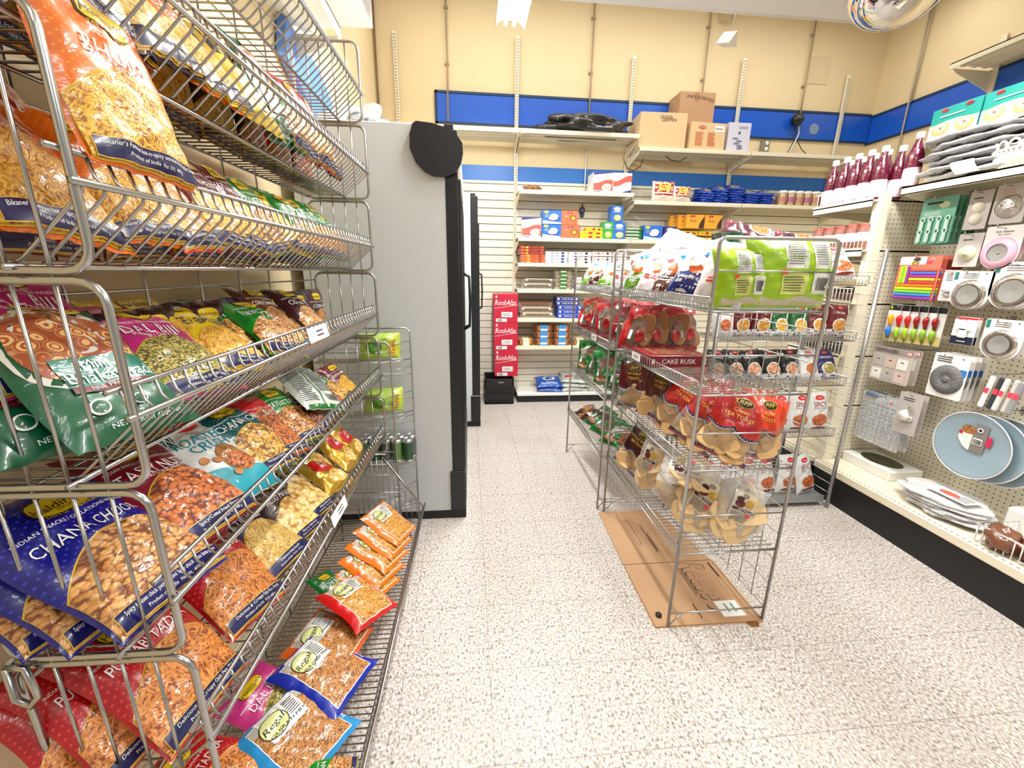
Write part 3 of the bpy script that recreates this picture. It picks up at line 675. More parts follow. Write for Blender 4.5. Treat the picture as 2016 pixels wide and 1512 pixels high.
# round speaker ball, vent, cords, outlet
t = empty('wall_speaker', (3.449, YB-.02, 2.972)); tag(t, 'small round black speaker on the upper blue band', 'speaker')
m = MB(); m.lathe([(.0, -.105), (.03, -.10), (.05, -.085), (.062, -.055), (.05, -.02), (.03, 0), (0, 0)], axis='y', n=24); m.build('housing', M_black, t)
m = MB(); m.lathe([(.0, -.110), (.02, -.108), (.024, -.10)], axis='y', n=16); m.build('lens', pm('lens_teal', srgb(20, 60, 70), .1), t)
m = MB(); m.lathe([(0, YB-.02), (.05, YB-.02), (.055, YB-.012)], c=(3.70, 0, 2.91), axis='y', n=24, smooth=False); tag(m.build('round_cover', pm('cover_grey', srgb(130, 150, 180), .5, bump=.3, bscale=200)), 'round grey perforated cover on the upper blue band', 'vent')
m = MB(); m.tube([(3.50, YB-.03, 2.96), (3.515, YB-.04, 2.85), (3.47, YB-.05, 2.75), (3.40, YB-.06, 2.62)], .006, 6)
tag(m.build('power_cord', M_white), 'white cord hanging beside the round black speaker', 'cord')
m = MB(); m.tube([(3.455, YB-.03, 2.92), (3.50, YB-.04, 2.80), (3.56, YB-.06, 2.70), (3.63, YB-.07, 2.645)], .004, 6); m.tube([(3.49, YB-.04, 2.81), (3.44, YB-.05, 2.72), (3.41, YB-.06, 2.66)], .004, 6); m.box(3.60, 3.66, YB-.08, YB-.06, 2.632, 2.65)
tag(m.build('power_cord', M_black), 'black forked cord under the round speaker', 'cord')
t = empty('wall_outlet', (3.154, YB-.001, 2.718)); tag(t, 'grey double wall outlet above the high shelf', 'outlet')
m = MB(); m.box(-.035, .045, -.05, 0, -.06, .06, 0, bev=.004); m.build('cover_plate', pm('outlet_grey', srgb(150, 145, 135), .4, .5), t)
for q in (-.028, .028):
    m = MB(); m.lathe([(0, -.054), (.018, -.054), (.02, -.05)], c=(.012, 0, q), axis='y', n=16); m.build('socket', M_white, t)
m = MB(); m.box(3.52, 3.76, YB-.006, YB-.0005, 3.33, 3.58); tag(m.build('taped_sheet', pm('wall_sheet', srgb(222, 203, 165), .8)), 'blank cream sheet taped high on the back wall', 'paper')
m = MB()
for k in range(4): m.tube([(2.54+.07*cos(t_)+.006*k, YB-.04-.008*k, 3.86+.075*sin(t_)) for t_ in [2*pi*i/24 for i in range(24)]], .005, 6, closed=True)
tag(m.build('coiled_cable', pm('cable_tan', srgb(200, 185, 140), .5)), 'coil of tan cable hung high on the back wall', 'cable')
t = empty('hanging_sign', (1.92, 3.42, 3.07)); tag(t, 'small folded white card hanging from the ceiling edge', 'sign')
m = MB(); m.prism([(-.05, -.05), (.05, -.05), (0, .03)], -.04, .07, 'y'); o = m.build('folded_card', M_paper, t); o.rotation_euler = (.3, 0, .5)
m = MB(); m.tube([(0, 0, .03), (0, -.02, .125)], .0015, 5); m.build('string', M_white, t)
# convex mirror
t = empty('security_mirror', (2.60, 2.8, 3.12)); tag(t, 'silver dome security mirror hanging at the ceiling', 'mirror')
m = MB(); m.lathe([(.0, -.245)]+[(.26*sin(a), -.245*cos(a)) for a in [i*pi/2/10 for i in range(1, 11)]], n=40); m.build('mirror_dome', pm('mirror', (.9, .9, .9), .03, 1.), t)
m = MB(); m.lathe([(.262, -.02), (.272, -.02), (.272, .008), (0, .008)], n=40); m.build('rim', M_white, t)
# hanging fluorescent fixtures
M_tube = bpy.data.materials.new('lit_tube'); M_tube.use_nodes = True
b = M_tube.node_tree.nodes['Principled BSDF']; b.inputs['Emission Color'].default_value = (.9, .97, 1, 1); b.inputs['Emission Strength'].default_value = 6
for i, (x, y, z) in enumerate(LAMPS):
    t = empty('fluorescent_fixture', (x, y, z)); tag(t, ('white fluorescent fixture hanging over the aisle beside the coolers' if i == 0 else 'white fluorescent fixture overhead outside the picture, number %s row' % ORD[i]), 'ceiling light')
    m = MB(); m.box(-.05, .05, -.78, .78, .0, .06, 0, bev=.006)
    for s_ in (1, -1):
        for k in range(5):
            a0, a1 = k/5, (k+1)/5; f = lambda a: (s_*(.05+.05*sin(a*1.5)), .0-.055*a)
            p, q = f(a0), f(a1); m.add([(p[0], -.78, p[1]), (q[0], -.78, q[1]), (q[0], .78, q[1]), (p[0], .78, p[1]), (p[0]*1.02, -.78, p[1]+.002), (q[0]*1.02, -.78, q[1]+.002), (q[0]*1.02, .78, q[1]+.002), (p[0]*1.02, .78, p[1]+.002)], [(0, 1, 2, 3), (4, 7, 6, 5), (0, 4, 5, 1), (3, 2, 6, 7)], 0)
    m.build('reflector', M_white, t)
    for s_ in (-.028, .028):
        m = MB(); m.tube([(s_, -.75, -.02), (s_, .775, -.02)], .014, 10); m.build('lamp_tube', M_tube, t)
    for yy in (-.6, .6):
        m = MB(); m.tube([(0, yy, .06), (0, yy, .149)], .004, 6); m.build('hanger', M_white, t)
m = MB(); m.box(-.62, 4.02, 3.7, 3.9, 3.87, 3.93, 0, bev=.005); tag(m.build('added_light_housing', M_white), 'added white housing of the unseen fill light under the high ceiling', 'ceiling light')  # out-of-view housing, added only to hold the extra fill light
# ---------------------------------------------------------------- coolers
def cooler(x0, x1, y0, y1, h, label, canopy=True, doors=2):
    t = empty('display_cooler', (x1, y0, 0)); tag(t, label, 'refrigerator')
    dx = x0-x1; L = y1-y0
    m = MB(); m.box(dx, -.07, 0, L, .045, h, 0, bev=.004); m.build('cabinet', M_fridge, t)
    m = MB(); m.box(dx+.02, -.0, -.003, L, 0, .05, 0); m.build('plinth', M_blackm, t)
    m = MB(); m.box(-.072, -.012, -.004, .03, .25, h-.02, 0, bev=.004); m.box(-.072, -.012, L-.03, L, .25, h-.02, 0); m.box(-.072, -.03, 0, L, h-.1, h, 0); m.box(-.085, -.002, -.012, L, .05, .30, 0, bev=.004)
    m.build('front_frame', M_black, t)
    m = MB()
    for k in range(7): m.box(-.001, .003, .05, L-.05, .08+k*.028, .092+k*.028)
    m.build('lower_grille', pm('grille_grey', (.06, .06, .06), .4), t)
    for k in range(doors):
        a, b_ = .03+(L-.06)*k/doors+.004, .03+(L-.06)*(k+1)/doors-.004
        m = MB(); z0, z1 = .32, h-.22
        m.box(-.03, .0, a, a+.05, z0, z1, 0, bev=.004); m.box(-.03, .0, b_-.05, b_, z0, z1, 0, bev=.004); m.box(-.03, .0, a+.05, b_-.05, z0, z0+.05, 0); m.box(-.03, 0, a+.05, b_-.05, z1-.05, z1, 0)
        d = m.build('door', M_black, t)
        m = MB(); m.box(-.018, -.012, a+.05, b_-.05, z0+.05, z1-.05); m.build('glass_pane', pm('dark_glass', (.05, .06, .06), .03, spec=.8), d)
        m = MB(); hy = b_-.03 if k == 0 else a+.03; m.tube([(0, hy, 1.02), (.035, hy, 1.04), (.04, hy, 1.2), (.035, hy, 1.36), (0, hy, 1.38)], .009, 8); m.build('handle', M_black, d)
    if canopy:
        pr = []
        for k in range(28):
            a = 2*pi*k/28; pr.append((a, 0))
        P = [(-.195, h+.002), (-.12, h-.004), (-.06, h-.02), (-.015, h-.045), (.012, h-.08), (.014, h-.12), (.004, h-.165), (-.02, h-.205), (-.06, h-.222), (-.125, h-.222), (-.165, h-.205), (-.205, h-.165), (-.228, h-.11), (-.225, h-.05), (-.212, h-.01)]
        m = MB(); m.prism(P, -.025, .0, 'y', 0); m.build('canopy_end_cap', M_black, t)
        m = MB(); Q = [((x+.0)*1., z) for x, z in P if x > -.14]; m.prism([(-.14, h-.01), (-.06, h-.03), (-.02, h-.06), (.002, h-.1), (-.002, h-.15), (-.03, h-.19), (-.14, h-.21)], .0, L, 'y'); m.build('canopy', pm('canopy_white', srgb(232, 230, 215), .3), t)
    return t
cooler(-.80, -.034, 2.18, 3.50, 2.045, 'tall grey sided two door cooler with black canopy end beside the aisle')
cooler(-.66, .09, 3.66, 4.36, 2.0, 'second black fronted cooler farther back by the slatwall', canopy=False, doors=1)
for i, P in enumerate(([(1.56, 4.5, 2.50), (1.60, 4.5, 2.42), (1.68, 4.52, 2.40), (1.76, 4.55, 2.45), (1.80, 4.6, 2.53)], [(2.0, 4.5, 2.54), (2.06, 4.5, 2.505), (2.14, 4.5, 2.50), (2.22, 4.5, 2.54)])):
    m = MB(); m.tube(P, .005, 6); tag(m.build('power_cord', pm('cord_brown', srgb(110, 70, 45), .5)), 'brown cord looping under the high shelf below the boxes, %s one' % ('left', 'right')[i], 'cord')
# crumpled clear sheets on the cooler
def crumple(name, cx, cy, cz, rx, ry, rz, seed, mat, n=26, fold=5, sharp=1.):
    r = random.Random(seed); A = [(r.uniform(-1, 1), r.uniform(-1, 1), r.uniform(-1, 1), r.uniform(0, 6)) for _ in range(fold)]
    m = MB()
    def fn(a, b):
        t, p = 2*pi*a, pi*b
        x, y, z = sin(p)*cos(t), sin(p)*sin(t), cos(p); k = 1
        for (q, w, e, ph) in A: k += .13*sharp*abs(sin(3.2*(q*x+w*y+e*z)+ph))-.06*sharp
        for (q, w, e, ph) in A: k += .05*sharp*sin(9*(w*x+e*y+q*z)+ph)
        return (cx+x*rx*k, cy+y*ry*k, cz+max(-.999, z*k)*rz)
    m.surf(fn, n, n, 0, lambda a, b: (a*.3, b*.3)); return m.build(name, mat)
def add_wrap(seed, c, r_, label, name, mat, cat): return tag(crumple(name, *c, *r_, seed, mat, 40, 7, 1.3), label, cat)
add_wrap(4, (-.56, 2.5, 2.11), (.13, .14, .06), 'crumpled clear plastic sheet lying on top of the tall cooler', 'plastic_wrap', M_film2, 'plastic sheet')
m = MB(); m.tube([(-.60, 2.42, 2.10), (-.50, 2.45, 2.15), (-.40, 2.52, 2.09)], .012, 8); m.lathe([(.055, 0), (.06, .02), (.055, .04), (.02, .042)], c=(-.53, 2.36, 2.08), n=20, axis='y')
tag(m.build('packing_tape_roll', pm('roll_grey', srgb(110, 110, 108), .4)), 'grey ring tube inside the plastic wrap on the cooler', 'tape roll')
# black bin bag on the high shelf
o = crumple('bin_bag', 1.14, 4.47, 2.747, .34, .13, .078, 11, pm('bin_bag_black', (.012, .013, .015), .22, coat=.4, bump=.6, bscale=22), 44, 8, 1.4)
tag(o, 'crumpled black bin bag lying on the high back shelf', 'bag')
# cardboard boxes on the high shelf
def printed(o_w): pass
def f_under(D):
    D.text(M_ink, 'UNDER', .1, .74, .028, rot=-.03, off=.0012); D.text(M_ink, 'GERMEN', .22, .58, .028, rot=.03, off=.0012)
o = carton('cardboard_box', .46, .30, .28, M_card2, f_under); stand(o, (1.875, 4.345, 2.577), -92); tag(o, 'open pale cardboard box with handwriting, leftmost on the high shelf', 'box')
m = MB(); m.box(-.2, .0, -.003, .0, .30, .305); 
def f_under2(D):
    D.text(M_ink, 'UNDER', -.3, .72, .03, rot=-.06, off=.0012); D.text(M_ink, 'GERMEN', .5, .62, .03, rot=-.2, off=.0012); D.rect(pm('brown_tape', srgb(170, 125, 85), .4), -.2, .08, .45, .98)
o = carton('cardboard_box', .36, .30, .245, M_card, f_under2, key='b2'); stand(o, (2.24, 4.445, 2.80), -90); tag(o, 'upper cardboard box with brown tape, stacked highest on the shelf', 'box')
def f_fmt(D):
    D.ell(M_red, -.35, .62, .22, .12); D.text(M_txtw, 'NIMCOS', -.35, .62, .012, off=.0022); D.rect(M_paper, .35, .9, .35, .8)
    D.lines(pm('orange_ink', srgb(220, 110, 60), .6), -.7, -.25, -.75, .3, 9, .5, .3); D.lines(pm('orange_ink', srgb(220, 110, 60), .6), .0, .45, -.75, .3, 9, .5, .3); D.lines(M_ink, .4, .85, .5, .65, 1)
o = carton('cardboard_box', .37, .235, .10, M_card2, f_fmt, key='b3'); stand(o, (2.335, 4.35, 2.577), -87); tag(o, 'small cardboard box with a red oval mark in front of the tallest box', 'box')
m = MB(); m.box(2.07, 2.42, 4.46, 4.65, 2.578, 2.798); tag(m.build('cardboard_box', M_card), 'brown cardboard box at the bottom of the stack, half hidden', 'box')
def f_grey(D):
    r = random.Random(3); g = pm('grey_print', srgb(120, 125, 150), .6); D.lines(g, -.1, .8, .55, .75, 2, .5)
    for k in range(5): D.ell(g, r.uniform(-.6, .6), -.1-.17*k, .28, .07)
    D.ell(pm('grey_print2', srgb(60, 60, 80), .6), 0, .3, .08, .1)
o = carton('printed_carton', .23, .255, .18, pm('lavender_card', srgb(212, 212, 228), .6), f_grey); stand(o, (2.67, 4.37, 2.577), -90); tag(o, 'pale lavender printed carton right of the cardboard boxes', 'box')
# ---------------------------------------------------------------- goods on the back wall
def C_(n, c): return pm(n, srgb(*c), .4, coat=.2)
SW, SR, SB, SO, SG, SY = C_('c_white', (242, 240, 236)), C_('c_coral', (226, 96, 80)), C_('c_blue', (36, 110, 205)), C_('c_orange', (228, 112, 70)), C_('c_green', (50, 160, 60)), C_('c_yellow', (244, 208, 40))
SN, SC = C_('c_navy', (30, 50, 140)), C_('c_cream', (236, 214, 170))
def f_kinva(D):
    D.band(SN, -1, 1, lambda u: .99-.25*(1-u)/2-.02, lambda u: .99, 6, 2); D.text(C_('c_grey', (150, 150, 150)), 'KINVA', -.1, .42, .016); D.band(SR, -.98, .98, lambda u: -.35+.25*sin(2.2*u+.6), lambda u: .1+.2*sin(2*u+.3), 12, 3)
    D.band(SR, -.98, .98, lambda u: -.78, lambda u: -.2-.1*u, 8, 2); D.ell(SW, .35, -.5, .5, .3); D.ell(C_('c_pale', (240, 190, 170)), .4, -.5, .35, .18); D.lines(SN, -.9, -.1, -.95, -.85, 1, .6)
def f_kinva2(D):
    D.text(C_('c_grey', (150, 150, 150)), 'TIKUVA', .1, -.3, .016); D.band(SR, -.98, .98, lambda u: -.1+.25*sin(2*u), lambda u: .45+.3*sin(2*u), 12, 3); D.band(SN, -.3, 1, lambda u: -.99, lambda u: -.99+.35*(u+.3)/1.3, 6, 2)
def f_blue(D):
    D.ell(SY, -.6, .72, .25, .2); D.text(SN, "H's", -.6, .72, .008, off=.0016); D.ell(SN, .15, -.12, .62, .48); D.ell(SW, .2, .1, .45, .4); D.ell(C_('c_lil', (225, 225, 245)), .1, -.15, .5, .3); D.text(SW, 'SOAN', -.55, .28, .010); D.text(SW, 'PAPDI', -.55, .05, .010)
    D.band(C_('c_sky', (180, 205, 240)), -.98, .98, lambda u: -.98, lambda u: -.6-.15*u, 6, 2)
def f_or(D):
    D.rect(C_('c_brown', (150, 50, 30)), -.3, .35, .55, .82); D.text(SW, 'Haldi', 0, .68, .008, off=.0016); D.ell(C_('c_dkbr', (110, 50, 20)), .45, -.1, .4, .45, 1.4); D.ell(C_('c_gold', (240, 180, 40)), .45, -.1, .3, .35, 1.2); D.text(SW, 'Besan', -.4, .2, .011)
def f_yel(D): D.rect(C_('c_redb', (190, 40, 30)), -.25, .12, -.55, .6); D.lines(C_('c_brown', (150, 50, 30)), -.8, -.35, -.4, .4, 2); D.ell(C_('c_brown', (150, 50, 30)), .6, -.1, .22, .5)
def f_gr(c):
    def f(D): D.ell(SW, 0, .6, .6, .24); D.text(c, 'GULAB', 0, .6, .010, off=.0018); D.rect(SW, -.6, .6, .22, .30); D.ell(SY, .1, -.45, .62, .36); D.ell(C_('c_cream', (236, 214, 170)), .1, -.42, .45, .26)
    return f
def f_strip(a, b_, c):
    def f(D): D.ell(a, -.75, 0, .14, .6, 4); D.ell(b_, -.4, -.1, .12, .6); D.lines(c, -.2, .3, -.6, .6, 3); D.ell(c, .55, 0, .14, .7, 3); D.ell(a, .82, .1, .1, .5)
    return f
def f_rusk(D): D.ell(C_('c_redb', (190, 40, 30)), -.35, .72, .3, .16); D.text(SW, 'Bisk', -.35, .72, .007, off=.0016); D.text(C_('c_brown', (150, 50, 30)), 'Rusk', -.2, .1, .026); D.band(C_('c_choco', (60, 30, 25)), .45, .98, lambda u: -.98, lambda u: -.98+1.7*sqrt(max(0, (u-.42)/.58)), 8, 3)
def put(o, x, y, z, label, cat='box', group=None, face=-90): stand(o, (x, y, z), face+rnd.uniform(-1.5, 1.5)); return tag(o, label, cat, group)
put(carton('sweet_box', .195, .19, .07, SW, f_kinva, key='kin'), .63, 4.40, 1.728, 'white coral and navy sweet box at the left end of its shelf')
for k in range(2):
    put(carton('sweet_box', .193, .13, .18, SB, f_blue, key='blu'), .835, 4.40, 1.728+.132*k, 'blue box with a white sweet picture, %s of two' % ('upper' if k else 'lower'))
    put(carton('sweet_box', .185-.02*k, .13, .16, SO, f_or, key='ora%d' % k), 1.025-.012*k, 4.40, 1.728+.132*k, 'orange sweet box beside the blue boxes, %s of two' % ('upper' if k else 'lower'))
for k in range(3):
    put(carton('biscuit_pack', .235 if k < 2 else .165, .036, .12, SY, f_yel, key='yel%d' % (k == 2)), 1.245+.03*(k == 2), 4.40, 1.728+.0375*k, 'yellow flat biscuit pack, %s of a stack of three' % ('bottom', 'middle', 'top')[k])
put(carton('sweet_carton', .115, .165, .11, SG, f_gr(SG), key='gg'), 1.415, 4.40, 1.728, 'green upright sweet carton beside the yellow packs')
put(carton('sweet_carton', .13, .162, .12, SB, f_gr(SB), key='gb'), 1.535, 4.40, 1.728, 'blue upright sweet carton under another blue one')
put(carton('sweet_carton', .122, .158, .12, SB, f_gr(SB), key='gb2'), 1.50, 4.40, 1.892, 'topmost blue upright carton standing on cartons')
def f_gst(D): D.lines(SW, -.8, .8, -.5, .6, 2, .6); D.ell(SR, -.8, -.3, .1, .4)
for k in range(4):
    put(carton('sweet_pack', .19, .03, .1, C_('c_dgreen', (20, 110, 50)), f_gst, key='gs'), 1.685+.004*(k % 2), 4.41, 1.728+.031*k, 'dark green flat pack, %s from the bottom of its pile' % ORD[k+1])
put(carton('biscuit_carton', .20, .145, .12, SB, f_blue, key='b3'), 1.90, 4.41, 1.728, 'blue carton right of the dark green packs')
put(carton('biscuit_carton', .14, .14, .12, SN, f_gr(SN), key='b4'), 2.10, 4.44, 1.728, 'navy carton behind the white bread bags')
for k in range(4): put(carton('biscuit_pack', .2, .04, .12, SY, f_yel, key='yl3'), 2.30+.215*(k % 2), 4.44, 1.728+.0615*(k//2), 'yellow flat pack under the rusk cartons, %s one' % ('lower left', 'lower right', 'upper left', 'upper right')[k])
for r_ in range(3):
    for c_ in range(2):
        put(carton('rusk_carton', .19, .135, .055, C_('c_rusk', (238, 170, 50)), f_rusk, key='rusk'), 2.335+.198*c_-(.06*r_), 4.39+.062*r_, 1.852, 'yellow rusk carton, %s, %s row' % (('left', 'right')[c_], ('front', 'middle', 'back')[r_]))
# shelf of flat biscuit trays: columns of stacked packs
for (nm, x, w, n, h, cols, lab) in (('a', .655, .26, 6, .0275, (SO, SY, C_('c_brown', (150, 50, 30))), 'orange'), ('b', .895, .24, 4, .029, (C_('c_lil', (225, 225, 245)), C_('c_lb', (130, 150, 210)), SN), 'pale blue'), ('c', 1.14, .245, 4, .029, (C_('c_pl', (225, 215, 230)), C_('c_pp', (130, 80, 130)), C_('c_dp', (60, 40, 70))), 'pale purple'), ('d', 1.375, .21, 4, .030, (C_('c_pk', (225, 170, 180)), C_('c_mb', (120, 50, 60)), C_('c_bk', (60, 60, 60))), 'pink and grey'), ('e', 1.565, .15, 4, .030, (C_('c_pk2', (230, 190, 195)), C_('c_mb', (120, 50, 60)), SR), 'light pink')):
    for k in range(n):
        put(carton('biscuit_pack', w-.008, h-.001, .13, (C_('c_orr', (215, 105, 60)) if nm == 'a' and k < 3 else C_('c_orb', (165, 60, 40)) if nm == 'a' else SW), f_strip(*cols), key='st%s%d' % (nm, k > 2)), x+rnd.uniform(-.003, .003)-(.014 if nm == 'a' and k > 2 else 0), 4.40, 1.483+h*k, '%s flat biscuit pack, %s from the bottom of its pile' % (lab, ORD[k+1]))
M_cookie = nuts('cookie_row', srgb(170, 120, 60), srgb(130, 85, 40), srgb(50, 30, 15), 45, 1)
def tray(w, h, d, kind, key, wrap='tan'):
    """clear tray of cookies in a row with a paper band: tray > cookies, paper band"""
    kk = ('tray', key)
    if kk not in PROTO:
        m = MB(); m.box(-w/2, w/2, 0, d, 0, h, 0, bev=.012); a = m.mesh('cookie_tray', [film('tray_film', op=.06)])
        m = MB(); n = int(w/.026); m2 = m
        for k in range(n): m.lathe([(0, 0), (h*.42, 0), (h*.46, .006), (h*.46, .014), (h*.42, .02), (0, .02)], c=(-w/2+.02+k*.0255, d*.3, h*.47), axis='x', n=12, mi=0)
        cmesh = m.mesh('cookie_row', [pm('ck_'+key, kind[0], .7)])
        m = MB(); m.box(-w*.43, w*.43, -.002, d*.6, h*.56, h+.002, 0, bev=.003) if kind[2] else m.box(-w*.2, w*.2, -.002, d*.6, -.001, h+.002, 0, bev=.003)
        m.box(-w*.36 if kind[2] else -w*.17, w*.36 if kind[2] else w*.17, -.003, 0, h*.62, h*.9, 1)
        bm = m.mesh('paper_band', [pm('bd_'+key, kind[1], .5), SW if not kind[2] else pm('bdt_'+key, srgb(110, 90, 60), .6)])
        PROTO[kk] = (a, cmesh, bm)
    a, cmesh, bm = PROTO[kk]; o = bpy.data.objects.new('cookie_tray', a); COL.objects.link(o)
    for nm, me in (('cookies', cmesh), ('paper_band', bm)):
        c = bpy.data.objects.new(nm, me); COL.objects.link(c); c.parent = o
    return o
for k in range(2): put(tray(.32, .05, .13, (srgb(120, 95, 50), srgb(226, 222, 200), True), 'nan'), .71+.01*k, 4.40, 1.223+.052*k, 'cookie tray with a pale band on the shelf below the biscuits, %s one' % ('lower', 'upper')[k], 'tray')
for k in range(5): put(tray(.18 if k < 4 else .16, .036, .12, (srgb(190, 150, 90), srgb(70, 120, 50) if k % 1 == 0 else SW, False), 'grn'), .975+.008*(k % 2), 4.40, 1.223+.0375*k, 'clear roll pack with green band, %s from the bottom' % ORD[k+1], 'pack')
for k in range(3): put(tray(.15, .04, .12, (srgb(90, 60, 40), srgb(200, 200, 195), False), 'dkr'), 1.15, 4.42, 1.223+.041*k, 'dark cookie pack beside the green banded packs, %s from the bottom' % ORD[k+1], 'pack')
for k in range(3): put(tray(.36, .052, .14, (srgb(190, 140, 80), srgb(225, 215, 195) if k < 2 else srgb(150, 80, 60), True), 'ck%d' % (k == 2)), .715-.012*k, 4.40, .923+.054*k, 'long clear cookie tray, %s of three beside the blue packs' % ('bottom', 'middle', 'top')[k], 'tray')
def f_cr(D): D.text(SW, 'CAKE RUSK', 0, 0, .018, wmax=.14); D.ell(SW, -.78, 0, .1, .5); D.ell(SW, .8, 0, .1, .5); D.rect(SW, -.98, .98, .82, .94)
for k in range(5): put(carton('rusk_pack', .265-.02*(k > 2), .043, .14, SN if k > 2 else C_('c_crb', (30, 70, 180)), f_cr, key='cr%d' % (k > 2)), 1.06-.03*(k > 2), 4.395, .923+.0445*k, 'blue printed cake rusk pack, %s from the bottom' % ORD[k+1], 'pack')
def bundle(w, h, d, key, band, prod):
    kk = ('bun', key)
    if kk not in PROTO:
        S1 = lambda u, v: None
        m = MB(); m.bbox(-w/2, w/2, 0, d, 0, h, .014); a = m.mesh('wrapped_biscuits', [prod])
        m = MB(); m.box(-w*.22, w*.22, -.002, d, -.001, h+.002, 0, bev=.003); m.box(-w*.2, w*.2, -.003, -.001, h*.2, h*.45, 1); PROTO[kk] = (a, m.mesh('paper_band', [band, SW]))
    a, b_ = PROTO[kk]; o = bpy.data.objects.new('wrapped_biscuits', a); COL.objects.link(o); c = bpy.data.objects.new('paper_band', b_); COL.objects.link(c); c.parent = o; return o
P_bis = nuts('biscuit_mix', srgb(235, 190, 130), srgb(205, 130, 60), srgb(110, 60, 30), 50, 1)
for c_ in range(2):
    for k in range(3): put(bundle(.185, .072, .13, 'bb', C_('c_bb', (70, 150, 220)), P_bis), .79+.20*c_, 4.395, .629+.0735*k, 'biscuit pack with a blue band, %s pile, %s from the bottom' % (('left', 'right')[c_], ORD[k+1]), 'pack')
put(bundle(.165, .075, .13, 'bc', C_('c_cb', (240, 225, 190)), P_bis), .60, 4.395, .629, 'biscuit pack with a cream band at the left shelf end', 'pack')
put(bundle(.155, .085, .13, 'bc', C_('c_cb', (240, 225, 190)), P_bis), 1.19, 4.395, .629, 'biscuit pack with a cream band right of the blue banded piles', 'pack')
# shelf under the blue band
put(carton('sweet_box', .20, .185, .2, SW, f_kinva, key='kin2'), 1.335, 4.40, 2.166, 'white coral sweet box on the upper shelf, left one of two')
put(carton('sweet_box', .19, .185, .2, SW, f_kinva2, key='kin3'), 1.532, 4.40, 2.166, 'white coral sweet box with navy corner, right one of two')
o = crumple('snack_pouch', .635, 4.45, 2.19, .075, .06, .024, 21, nuts('cook_mix', srgb(210, 150, 90), srgb(150, 90, 50), srgb(80, 50, 30), 70)); tag(o, 'small clear pouch of cookies alone on the upper shelf', 'bag')
def small_bag(key, body, dec, w, h, T=.05, name='snack_bag'):
    def d(D, parts, S, W, H, seed): dec(D, parts, S, W, H); return bagmat('sb_'+key, body)
    return make_bag('sb_'+key, d, w, h, T, 2, name)
def dec_coco(D, parts, S, W, H):
    D.rect(bagmat('cc_red', srgb(205, 30, 40)), -1, 1, -.15, .98, 10, 6); P = sub(parts, 'printed_label', S, W, H, 3, 'yellow printed label'); P.rect(bagmat('cc_yel', srgb(250, 225, 110)), -.5, .55, .0, .8, 6, 5); P.ell(M_red, .0, .62, .3, .1); P.text(M_blk, 'Fafda', 0, .3, .014); D.rect(bagmat('cc_red', srgb(205, 30, 40)), -1, 1, -.45, -.3, 10, 2)
for k, (x, w, h, y) in enumerate(((1.975, .25, .20, 4.40), (2.165, .19, .155, 4.38))):
    o = small_bag('coco', srgb(240, 236, 225), dec_coco, .25, .20, .07); pose(o, (x, y+.03, 2.10+h/2), -90, 84, 0, (w/.25, h/.2, 1)); tag(o, 'white and red pouch with yellow label on the upper shelf, %s one' % ('larger left', 'smaller right')[k], 'bag')
def dec_pasta(D, parts, S, W, H): P = sub(parts, 'product_window', S, W, H, 1); P.ell(nuts('pasta', srgb(215, 200, 160), srgb(190, 170, 120), srgb(100, 90, 70), 60), 0, -.1, .7, .6)
k = 0
for (x, n) in ((2.43, 5), (2.58, 6), (2.75, 7), (2.92, 5), (3.08, 5)):
    for q in range(n):
        k += 1
        o = small_bag('pasta', srgb(25, 85, 190), dec_pasta, .19, .17, .04); pose(o, (x+rnd.uniform(-.012, .012), 4.46, 2.12+.0235*q), -90, 22, rnd.uniform(-8, 8), (1, .9, 1.3))
        tag(o, 'blue pouch with grey pasta lying in the %s pile from the left' % ORD[1+(2.43, 2.58, 2.75, 2.92, 3.08).index(x)], 'bag', 'blue pasta pouches, pile %s' % ORD[1+(2.43, 2.58, 2.75, 2.92, 3.08).index(x)])
def jar(labmat, bodymat):
    kk = ('jar', labmat.name, bodymat.name)
    if kk not in PROTO:
        m = MB(); m.lathe([(0, 0), (.04, .0), (.044, .006), (.044, .105), (.036, .118), (0, .118)], n=20); a = m.mesh('jar', [bodymat])
        m = MB(); m.lathe([(.0447, .03), (.0447, .08)], n=20); b1 = m.mesh('label', [labmat]); m = MB(); m.lathe([(.039, .116), (.041, .118), (.041, .138), (.036, .142), (0, .142)], n=20); PROTO[kk] = (a, b1, m.mesh('lid', [SW]))
    ms = PROTO[kk]; o = bpy.data.objects.new('spice_jar', ms[0]); COL.objects.link(o)
    for nm, me in zip(('label', 'lid'), ms[1:]): c = bpy.data.objects.new(nm, me); COL.objects.link(c); c.parent = o
    return o
LB1, LB2 = C_('jl1', (190, 130, 110)), C_('jl2', (170, 100, 130)); BD = nuts('jar_content', srgb(235, 215, 175), srgb(190, 150, 100), srgb(110, 80, 50), 60)
for k in range(7):
    o = jar((LB1, LB2)[k % 2], BD); o.location = (3.262+.092*k, 4.41, 2.10); tag(o, 'white lidded jar on the upper shelf, %s from the left in front' % ORD[k+1], 'jar')
for k in range(6):
    o = jar((LB1, LB2)[k % 2], BD); o.location = (3.308+.092*k, 4.50, 2.10); tag(o, 'white lidded jar in the back row, %s from the left' % ORD[k+1], 'jar')
